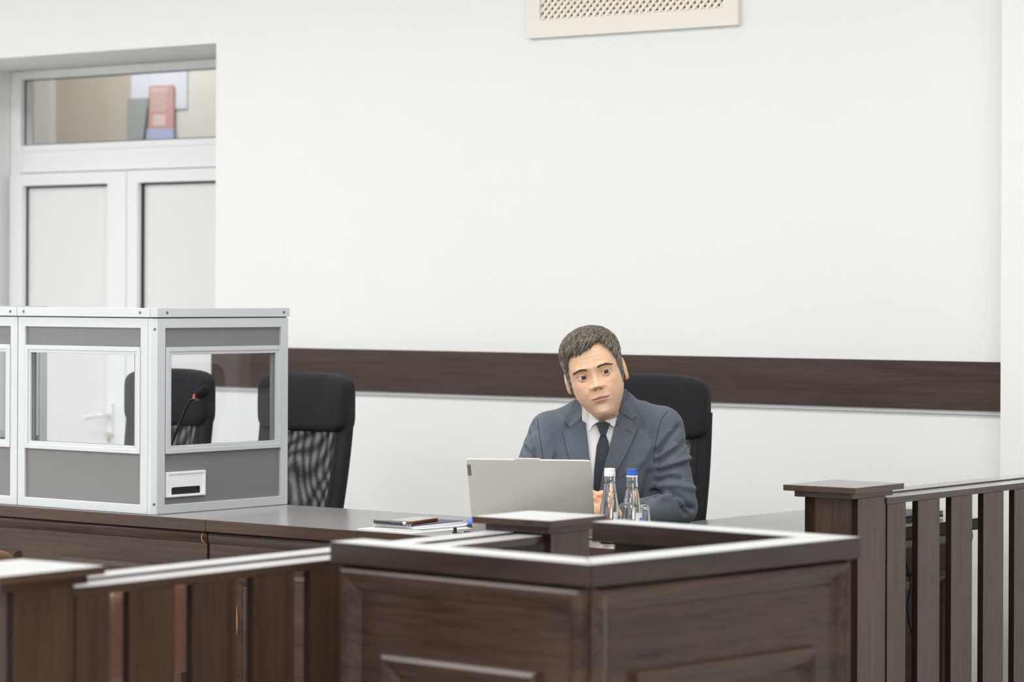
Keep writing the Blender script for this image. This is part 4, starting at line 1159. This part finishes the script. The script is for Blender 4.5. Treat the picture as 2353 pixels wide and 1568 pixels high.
def face_disp(x, z):
    """forward relief of the face in metres"""
    z = z * 1.09 if z < 0 else z
    ax = abs(x); d = 0.0
    # nose: bridge, tip, wings
    if -0.060 < z < 0.030:
        t = (0.012 - z) / 0.045
        hgt = 0.0 if t < 0 else (0.004 + 0.0205 * min(1, t) ** 1.15)
        if t > 1: hgt *= max(0, 1 - ((t - 1) / 0.20)) ** 0.6 if t < 1.20 else 0
        if t < 0: hgt = 0.004 * max(0, 1 + t * 2.6)
        wid = 0.0068 + 0.0058 * max(0, min(1, t))
        d += hgt * g(ax, wid)
        d += 0.0085 * g(ax - 0.0145, 0.0068) * g(z + 0.0365, 0.0078)
        d += 0.0040 * g(ax, 0.0095) * g(z + 0.0320, 0.0085)
        d -= 0.0046 * g(ax - 0.0078, 0.0030) * g(z + 0.0438, 0.0022)
    d -= 0.0115 * g(ax - 0.031, 0.0165) * g(z + 0.000, 0.0115)            # eye sockets
    d -= 0.0040 * g(ax - 0.016, 0.0070) * g(z - 0.003, 0.0110)
    d += 0.0048 * g(ax - 0.030, 0.0210) * g(z - 0.0215, 0.0075)            # brow
    d += 0.0035 * g(ax, 0.012) * g(z - 0.022, 0.010)
    d -= 0.0012 * g(ax - 0.007, 0.0016) * g(z - 0.022, 0.009)              # frown lines
    d += 0.0035 * g(ax - 0.048, 0.016) * g(z + 0.026, 0.014)               # cheekbones
    d += 0.0042 * g(ax - 0.036, 0.015) * g(z + 0.048, 0.017)               # cheeks
    q = ax - (0.018 + 0.55 * (-0.040 - z))                                  # fold from nose to mouth corner
    if -0.075 < z < -0.036: d -= 0.0010 * g(q, 0.0050) * min(1, (z + 0.075) / 0.015)
    d -= 0.0012 * g(ax - 0.028, 0.0130) * g(z + 0.0175, 0.0034)            # under-eye
    mz = -0.0705 - 0.0006 * (ax / 0.026) ** 2 + 0.001 * g(ax, 0.006)
    d += 0.0058 * g(ax, 0.026) * g(z + 0.072, 0.014)                        # muzzle
    d += 0.0030 * g(ax, 0.019) * g(z - mz - 0.0052, 0.0036)
    d += 0.0042 * g(ax, 0.017) * g(z - mz + 0.0062, 0.0046)
    d -= 0.0048 * (1 if ax < 0.020 else g(ax - 0.020, 0.006)) * g(z - mz, 0.0017)
    d -= 0.0016 * g(ax, 0.0035) * g(z + 0.0575, 0.005)                      # philtrum
    d -= 0.0034 * g(ax, 0.018) * g(z + 0.0890, 0.0060)                      # hollow above the chin
    d += 0.0050 * g(ax, 0.018) * g(z + 0.1120, 0.0120)                      # chin
    d -= 0.0009 * g(z - 0.047, 0.0016) * g(ax, 0.035) + 0.0009 * g(z - 0.058, 0.0016) * g(ax, 0.03)  # forehead lines
    return d
HEAD_C = Vector((-0.0225, -0.090, 1.3650))
HEAD_R = Euler((math.radians(2), math.radians(-15.5), math.radians(-4.0)), 'XYZ').to_matrix()
NECK_C = Vector((0.004, 0.010, 1.232)); NECK_R = Euler((math.radians(10), 0, math.radians(4)), 'XYZ').to_matrix()
def place(x, y, z):
    p = HEAD_C + HEAD_R @ Vector((x, y, z))
    t = max(0.0, min(1.0, (-0.126 - z) / 0.070)); t = t * t * (3 - 2 * t)
    if t > 0:
        q = NECK_C + NECK_R @ Vector((x * 0.9, (y - 0.066) * 0.95, z + 0.165))
        p = p.lerp(q, t)
    return p
NPH = 220
PHI = [t - 0.55 * math.sin(t) for t in [2 * PI * k / NPH - PI for k in range(NPH)]]
ZR = list(np.linspace(-0.205, -0.130, 22)) + list(np.linspace(-0.1285, 0.062, 128)) + list(0.030 + 0.086 * np.sin(np.linspace(math.asin(0.0325 / 0.086), PI / 2, 30)))[1:]
SKIN = np.array((0.80, 0.515, 0.345)); 
def skin_col(x, y, z, front):
    c = SKIN.copy(); ax = abs(x); z = z * 1.09 if z < 0 else z
    if front:
        mz = -0.0705 - 0.0006 * (ax / 0.026) ** 2
        lip = 0
        if ax < 0.027:
            up = mz + 0.0085 * (1 - (ax / 0.027) ** 1.6); lo = mz - 0.0105 * math.sqrt(max(0, 1 - (ax / 0.025) ** 2))
            if lo < z < up: lip = min(1, 6 * min(up - z, z - lo) / 0.008)
        c = c * (1 - 0.7 * lip) + np.array((0.50, 0.205, 0.165)) * 0.7 * lip
        line = g(z - mz, 0.0011) * (1 if ax < 0.022 else g(ax - 0.022, 0.003))
        c = c * (1 - 0.85 * line) + np.array((0.16, 0.06, 0.045)) * 0.85 * line
        red = 0.35 * g(ax, 0.016) * g(z + 0.035, 0.016) + 0.22 * g(ax - 0.045, 0.02) * g(z + 0.03, 0.02)
        c = c * np.array((1.0, 1 - 0.16 * red, 1 - 0.22 * red))
        st = max(g(ax - 0.03, 0.035) * g(z + 0.095, 0.022), g(ax, 0.024) * g(z + 0.0575, 0.007))
        c = c * (1 - 0.14 * st) * np.array((1 - 0.02 * st, 1 - 0.01 * st, 1 + 0.03 * st))
        nos = g(ax - 0.0080, 0.0032) * g(z + 0.0442, 0.0018)
        c = c * (1 - 0.8 * nos)
        for mx_, mz_, r_ in ((0.012, 0.040, 0.0011), (-0.028, 0.032, 0.0011), (-0.052, -0.014, 0.0012), (-0.046, 0.004, 0.0009), (-0.020, -0.022, 0.0012), (-0.033, -0.028, 0.0010)):
            c = c * (1 - 0.65 * g(math.hypot(x - mx_, z - mz_), r_))
    return c
HV, HQ, HCOL = [], [], []
for z in ZR:
    for ph in PHI:
        x, y = hbase(ph, z)
        fr = math.cos(ph) > -0.05 and z < 0.08
        if fr and z > -0.13:
            y -= face_disp(x, z) * min(1, max(0, math.cos(ph) * 2.5))
        HV.append(place(x, y, z)); HCOL.append(skin_col(x, y, z, fr))
nz_ = len(ZR)
for i in range(nz_ - 1):
    for k in range(NPH):
        k2 = (k + 1) % NPH
        HQ.append((i * NPH + k, i * NPH + k2, (i + 1) * NPH + k2, (i + 1) * NPH + k))
# ears
for s in (-1, 1):
    o0 = len(HV); nu, nv = 28, 18
    for i in range(nu):
        a = 2 * PI * i / nu
        for j in range(nv):
            r = j / (nv - 1)
            ey = math.cos(a) * 0.0165 * (1 - 0.22 * math.sin(a)) * (1.12 if math.sin(a) > 0 else 0.92)
            ez = math.sin(a) * 0.0325
            bowl = 0.0055 * g(r - 0.86, 0.13) + 0.0038 * g(r - 0.52, 0.12) * (1 if math.cos(a) > -0.2 else 0.3) - 0.004 * g(r, 0.35)
            if j == nv - 1: bowl = -0.004
            p = Vector((s * (0.0045 + bowl), ey * r, ez * r))
            p = Euler((math.radians(-10), 0, s * math.radians(12)), 'XYZ').to_matrix() @ p
            HV.append(place(p.x + s * 0.0735, p.y + 0.024, p.z - 0.009))
            e = g(r, 0.4) * 0.25 + 0.10
            HCOL.append(SKIN * np.array((1.0, 1 - 0.5 * e, 1 - 0.6 * e)))
    for i in range(nu):
        i2 = (i + 1) % nu
        for j in range(nv - 1):
            HQ.append((o0 + i * nv + j, o0 + i2 * nv + j, o0 + i2 * nv + j + 1, o0 + i * nv + j + 1))
# eyelids
EYE = [(-0.0315, -0.0712, 0.0), (0.0315, -0.0712, 0.0)]
RE = 0.0136
for s, (ex, ey, ez) in zip((-1, 1), EYE):
    for up in (1, -1):
        o0 = len(HV); nu, nv = 26, 10
        for i in range(nu):
            al = math.radians(-82 + 164 * i / (nu - 1))
            edge = (math.radians(20) if up > 0 else math.radians(13)) * max(0.0, math.cos(al * 1.02)) ** 0.8
            inner = math.radians(-5) * math.copysign(1, s) * math.sin(al) * -1
            for j in range(nv):
                t = j / (nv - 1)
                el = up * (edge + (math.radians(80) - edge) * t) + inner * (1 - t)
                r = RE + (0.0009 if up > 0 else 0.0004) + 0.0006 * g(t - 0.02, 0.08) - 0.0065 * max(0, t - 0.35) ** 1.5
                if j == 0: r = RE - 0.0004
                HV.append(place(ex + r * math.cos(el) * math.sin(al), ey - r * math.cos(el) * math.cos(al), ez + r * math.sin(el)))
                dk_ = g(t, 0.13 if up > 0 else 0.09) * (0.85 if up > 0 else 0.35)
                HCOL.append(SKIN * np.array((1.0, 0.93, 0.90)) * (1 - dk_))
        for i in range(nu - 1):
            for j in range(nv - 1):
                q = (o0 + i * nv + j, o0 + (i + 1) * nv + j, o0 + (i + 1) * nv + j + 1, o0 + i * nv + j + 1)
                HQ.append(q)
HV = np.array([tuple(v) for v in HV]); HCOL = np.array(HCOL)

# ---- hands, clasped over the desk: palm, four bent fingers and a thumb each
def hand_parts(c, f, n, thumb, curl, spread=1.0):
    c, f, n = Vector(c), Vector(f).normalized(), Vector(n)
    n = (n - f * n.dot(f)).normalized(); l = f.cross(n) * thumb                # l = towards the thumb
    segs = []
    for k, (off, ln) in enumerate(((0.030, 0.072), (0.010, 0.080), (-0.010, 0.074), (-0.028, 0.058))):
        p = c + f * (0.044 - 0.004 * abs(k - 1)) + l * off
        segs.append((c - f * 0.030 + l * off * 0.62, p, 0.0115, 0.0105))
        a = 0.0
        for m_, (fr, bend) in enumerate(((0.45, curl[0]), (0.31, curl[1]), (0.24, curl[2]))):
            a += bend
            dvec = f * math.cos(a) + n * math.sin(a) - l * 0.03 * (k - 1.5)
            q = p + dvec * ln * fr
            r0 = 0.0098 - 0.0011 * m_ - (0.0012 if k == 3 else 0)
            segs.append((p, q, r0, r0 - 0.0009)); p = q
    t0 = c - f * 0.022 + l * 0.026 + n * 0.004
    t1 = t0 + (f * 0.55 + l * 0.55 + n * 0.45).normalized() * 0.040
    t2 = t1 + (f * 0.85 + l * 0.10 + n * 0.40).normalized() * 0.030
    t3 = t2 + (f * 0.95 - l * 0.10 + n * 0.30).normalized() * 0.024
    segs += [(t0, t1, 0.0145, 0.0115), (t1, t2, 0.0108, 0.0098), (t2, t3, 0.0098, 0.0082)]
    return segs, c, f, n, l
HANDS = []
for c, f, n, th, curl, wr in (((-0.006, -0.240, 0.994), (-0.72, -0.42, 0.30), (-0.45, 0.80, -0.15), -1, (0.75, 0.9, 0.5), WR_L),
                             ((-0.042, -0.222, 0.984), (0.70, -0.55, 0.12), (0.50, 0.75, 0.1), 1, (0.85, 1.0, 0.6), WR_R)):
    segs, c_, f_, n_, l_ = hand_parts(c, f, n, th, curl)
    def hfun(P, segs=segs, c_=c_, f_=f_, n_=n_, l_=l_, wr=wr):
        d = None
        for a, b, ra, rb in segs:
            e = cap_sdf(P, a, b, ra, rb)
            d = e if d is None else smin(d, e, 0.004)
        d = smin(d, cap_sdf(P, c_ - f_ * 0.02, c_ + f_ * 0.02, 0.021, 0.021), 0.012)
        d = smin(d, cap_sdf(P, Vector(wr), c_ - f_ * 0.03, 0.0265, 0.023), 0.012)
        return d
    allp = np.array([tuple(v) for s_ in segs for v in s_[:2]] + [wr])
    V, Q = nets(hfun, allp.min(0) - 0.04, allp.max(0) + 0.04, 0.0028)
    V = relax(V, Q, 2)
    HANDS.append((V, Q))
BV, BQ, BC = [HV], [np.array(HQ)], [HCOL]
off = len(HV)
for V, Q in HANDS:
    BV.append(V); BQ.append(Q + off); off += len(V)
    BC.append(np.tile(SKIN * np.array((1.0, 0.90, 0.86)), (len(V), 1)))
# upper body under the clothes, so the skin is one figure
tv, tq = nets(lambda P: smin(smin(ell_sdf(P, (0.006, 0.03, 1.09), (0.15, 0.085, 0.15)), cap_sdf(P, (0.004, -0.01, 1.16), (0.004, -0.005, 1.225), 0.055, 0.050), 0.03),
              np.minimum(smin(cap_sdf(P, SH_R, EL_R, 0.030, 0.022), cap_sdf(P, EL_R, WR_R, 0.022, 0.024), 0.01), smin(cap_sdf(P, SH_L, EL_L, 0.030, 0.022), cap_sdf(P, EL_L, WR_L, 0.022, 0.024), 0.01)), 0.02),
              (-0.3, -0.3, 0.9), (0.3, 0.2, 1.30), 0.010)
BV.append(tv); BQ.append(tq + off); BC.append(np.tile(SKIN, (len(tv), 1)))
body = npmesh('body', np.concatenate(BV), np.concatenate(BQ), M_SKIN, man, np.concatenate(BC))
body['label'] = 'fair skinned face and clasped hands'

# shirt cuffs
for wr, el in ((WR_R, EL_R), (WR_L, EL_L)):
    a, b_ = Vector(wr), Vector(el); dv = (a - b_).normalized()
    o_ = Vector((0, 0, -PZ))
    MB().tube([a - dv * 0.02 + o_, a + dv * 0.008 + o_, a + dv * 0.016 + o_], [0.033, 0.0335, 0.0325], 24, cap=False).build('shirt_cuff', M_SHIRT, sh, smooth=True, fix=False)

# eyes
M_EYE = plain('eye_white', lin(206, 194, 188), 0.2, noise=0.02)
M_IRIS = plain('dark_brown_iris', lin(48, 28, 18), 0.3, noise=0.2, nscale=800)
M_PUPIL = plain('pupil', lin(8, 6, 6), 0.3, noise=0.05)
gaze = Vector((math.sin(math.radians(14)), -math.cos(math.radians(14)), 0.02)).normalized()
for e in EYE:
    def sph(r, ang, nm, mat, par):
        zax = gaze; xax = Vector((0, 0, 1)).cross(zax).normalized(); yax = zax.cross(xax)
        def fn(u, v):
            a = 2 * PI * u; t = ang * max(v, 1e-3)
            q = Vector(e) + (zax * math.cos(t) + (xax * math.cos(a) + yax * math.sin(a)) * math.sin(t)) * r
            return place(*q) + Vector((0, 0, -PZ))
        return MB().grid(fn, 28, 16, cu=True).build(nm, mat, par, smooth=True)
    eb = sph(RE, PI * 0.999, 'eyeball', M_EYE, body)
    ir = sph(RE + 0.00025, math.radians(29), 'iris', M_IRIS, eb)
    sph(RE + 0.0004, math.radians(12), 'pupil', M_PUPIL, eb)

# ---- hair: a cap on the scalp with short combed locks
HL_A = np.radians([0, 14, 26, 36, 46, 54, 61, 68, 75, 82, 92, 104, 118, 140, 180])
HL_ZR = np.array([0.070, 0.078, 0.083, 0.077, 0.060, 0.040, 0.018, -0.010, -0.034, -0.034, 0.022, 0.000, -0.050, -0.080, -0.085])   # towards +x
HL_ZL = np.array([0.071, 0.068, 0.068, 0.068, 0.058, 0.040, 0.018, -0.010, -0.034, -0.034, 0.022, 0.000, -0.050, -0.080, -0.085])   # towards -x
def hairline(ph):
    a = abs(ph)
    return float(np.interp(a, HL_A, HL_ZR if ph > 0 else HL_ZL))
def outward(ph, z):
    x, y = hbase(ph, z); e = 1e-3
    x2, y2 = hbase(ph + e, z); x3, y3 = hbase(ph, max(-0.2, min(0.1155, z - e)))
    n = Vector((x2 - x, y2 - y, 0)).cross(Vector((x3 - x, y3 - y, -e)))
    p = Vector((x, y, z))
    if n.length < 1e-12: n = Vector((0, 0, 1))
    n.normalize()
    if n.dot(Vector((x, y - YC, z - 0.02))) < 0: n = -n
    return p, n
def hthick(ph, z, v):
    top = max(0, min(1, (z - 0.02) / 0.07))
    t = 0.0045 + 0.0085 * top
    return t * min(1, 0.25 + v * 7)
nh, mh = 120, 40
CV, CQ, CC = [], [], []
for i in range(nh):
    ph = -PI + 2 * PI * i / nh
    zl = hairline(ph) + 0.002 * math.sin(ph * 37) + 0.0015 * math.sin(ph * 71)
    for j in range(mh):
        v = j / (mh - 1)
        s0_ = math.asin(max(-1, min(1, (zl - 0.0) / 0.116))); zz = 0.1159 * math.sin(s0_ + (PI / 2 - s0_) * v)
        p, n = outward(ph, zz)
        q = p + n * (hthick(ph, zz, v) * (1 + 0.12 * math.sin(ph * 23 + zz * 190) + 0.1 * math.sin(ph * 51 - zz * 260)))
        CV.append(tuple(place(*q))); CC.append((0.12, 0.095, 0.075))
for i in range(nh):
    i2 = (i + 1) % nh
    for j in range(mh - 1):
        CQ.append((i * mh + j, i2 * mh + j, i2 * mh + j + 1, i * mh + j + 1))
crown = Vector((0.028, 0.035, 0.125))
HRV, HRQ, HRC = list(CV), list(CQ), list(CC)
cnt = 0
while cnt < 7000:
    ph = random.uniform(-PI, PI); zt = math.sin(random.uniform(-0.8, PI / 2)) * 0.1155
    if abs(ph) > 2.2 and random.random() < 0.6: continue
    zl = hairline(ph)
    if zt < zl - 0.001: continue
    v = (zt - zl) / (0.116 - zl)
    p, n = outward(ph, zt)
    d = p - crown; d = d - n * d.dot(n)
    if d.length < 1e-4: continue
    d.normalize()
    top = max(0, min(1, (zt - 0.03) / 0.06))
    d = (d + Vector((-1.0 * top, -0.25 * top, -0.1))
         + Vector((random.gauss(0, 0.16), random.gauss(0, 0.16), random.gauss(0, 0.12))))
    d = (d - n * d.dot(n)).normalized()
    ln = (0.010 + 0.016 * top) * random.uniform(0.7, 1.25)
    if v < 0.10 and abs(ph) < 0.9: ln *= 0.55
    th = hthick(ph, zt, v)
    root = p + n * (th * 0.55); side = d.cross(n)
    wdt = random.uniform(0.0006, 0.0011)
    grey = random.random() < (0.26 + 0.36 * (1 - top))
    col = np.array((0.34, 0.32, 0.30)) * random.uniform(0.6, 1.2) if grey else (np.array((0.075, 0.055, 0.042)) if random.random() < 0.45 else np.array((0.19, 0.145, 0.108))) * random.uniform(0.7, 1.3)
    o0 = len(HRV); K = 5
    for k in range(K):
        t = k / (K - 1)
        c_ = root + d * ln * t + n * (th * 0.55 * math.sin(PI * (0.15 + 0.75 * t)) - 0.0015 * t)
        ww = wdt * (1 - 0.85 * t ** 2)
        for a, b_ in ((1, 0), (-0.5, 0.8), (-0.5, -0.8)):
            HRV.append(tuple(place(*(c_ + side * ww * a + n * ww * b_)))); HRC.append(col)
    for k in range(K - 1):
        for m_ in range(3):
            m2 = (m_ + 1) % 3
            HRQ.append((o0 + k * 3 + m_, o0 + k * 3 + m2, o0 + k * 3 + 3 + m2, o0 + k * 3 + 3 + m_))
    cnt += 1
hr = npmesh('hair', np.array(HRV), HRQ, M_HAIR, man, np.array(HRC))
hr['label'] = 'short greying brown hair'
# eyebrows
for s in (-1, 1):
    EV, EQ, EC = [], [], []
    for k in range(150):
        u = random.random()
        x = s * (0.0135 + 0.037 * u); z = 0.0185 + 0.0030 * math.sin(min(1, u * 1.25) * PI * 0.62) - 0.005 * max(0, u - 0.6) / 0.4 + random.uniform(-0.0028, 0.0028) * (1 - 0.6 * u)
        w_ = hsec(z); ph = math.asin(max(-1, min(1, math.copysign(abs(x / w_[0]) ** (w_[3] / 2), x))))
        xx, yy = hbase(ph, z); yy -= face_disp(xx, z) * min(1, math.cos(ph) * 2.5)
        root = Vector((xx, yy - 0.0004, z)); d = Vector((s * 0.9, 0.1 + 0.35 * u, 0.35 - 0.55 * u + random.gauss(0, 0.15))).normalized() * random.uniform(0.005, 0.009)
        o0 = len(EV)
        for t, ww in ((0, 0.0005), (0.6, 0.00045), (1, 0.0001)):
            c_ = root + d * t + Vector((0, -0.0010 * math.sin(PI * t) - 0.0003, 0))
            EV += [tuple(place(c_.x, c_.y, c_.z + ww)), tuple(place(c_.x, c_.y - ww, c_.z)), tuple(place(c_.x, c_.y, c_.z - ww))]
            EC += [np.array((0.10, 0.066, 0.045)) * random.uniform(0.8, 1.4)] * 3
        for q in range(2):
            for m_ in range(3):
                m2 = (m_ + 1) % 3
                EQ.append((o0 + q * 3 + m_, o0 + q * 3 + m2, o0 + q * 3 + 3 + m2, o0 + q * 3 + 3 + m_))
    npmesh('eyebrow', np.array(EV), EQ, M_HAIR, man, np.array(EC))

# ---- trousers and shoes under the desk
def legs(P):
    d = ell_sdf(P, (0.0, 0.16, 0.772), (0.175, 0.13, 0.080))
    for s in (-1, 1):
        hip, kn, an = (s * 0.09, 0.14, 0.765), (s * 0.10, -0.20, 0.755), (s * 0.10, -0.16, 0.29)
        d = smin(d, smin(cap_sdf(P, hip, kn, 0.078, 0.060), cap_sdf(P, kn, an, 0.060, 0.048), 0.02), 0.03)
    return d
tv, tq = nets(legs, (-0.25, -0.33, 0.2), (0.25, 0.35, 0.9), 0.011)
npmesh('trousers', relax(tv, tq, 2), tq, M_SUIT, man)
for s in (-1, 1):
    b = MB(); superbox(b, (s * 0.10, -0.22, 0.045), (0.045, 0.135, 0.045), 24, 12, 0.7, 0.7)
    b.build('shoe', M_SHOE, man, smooth=True)
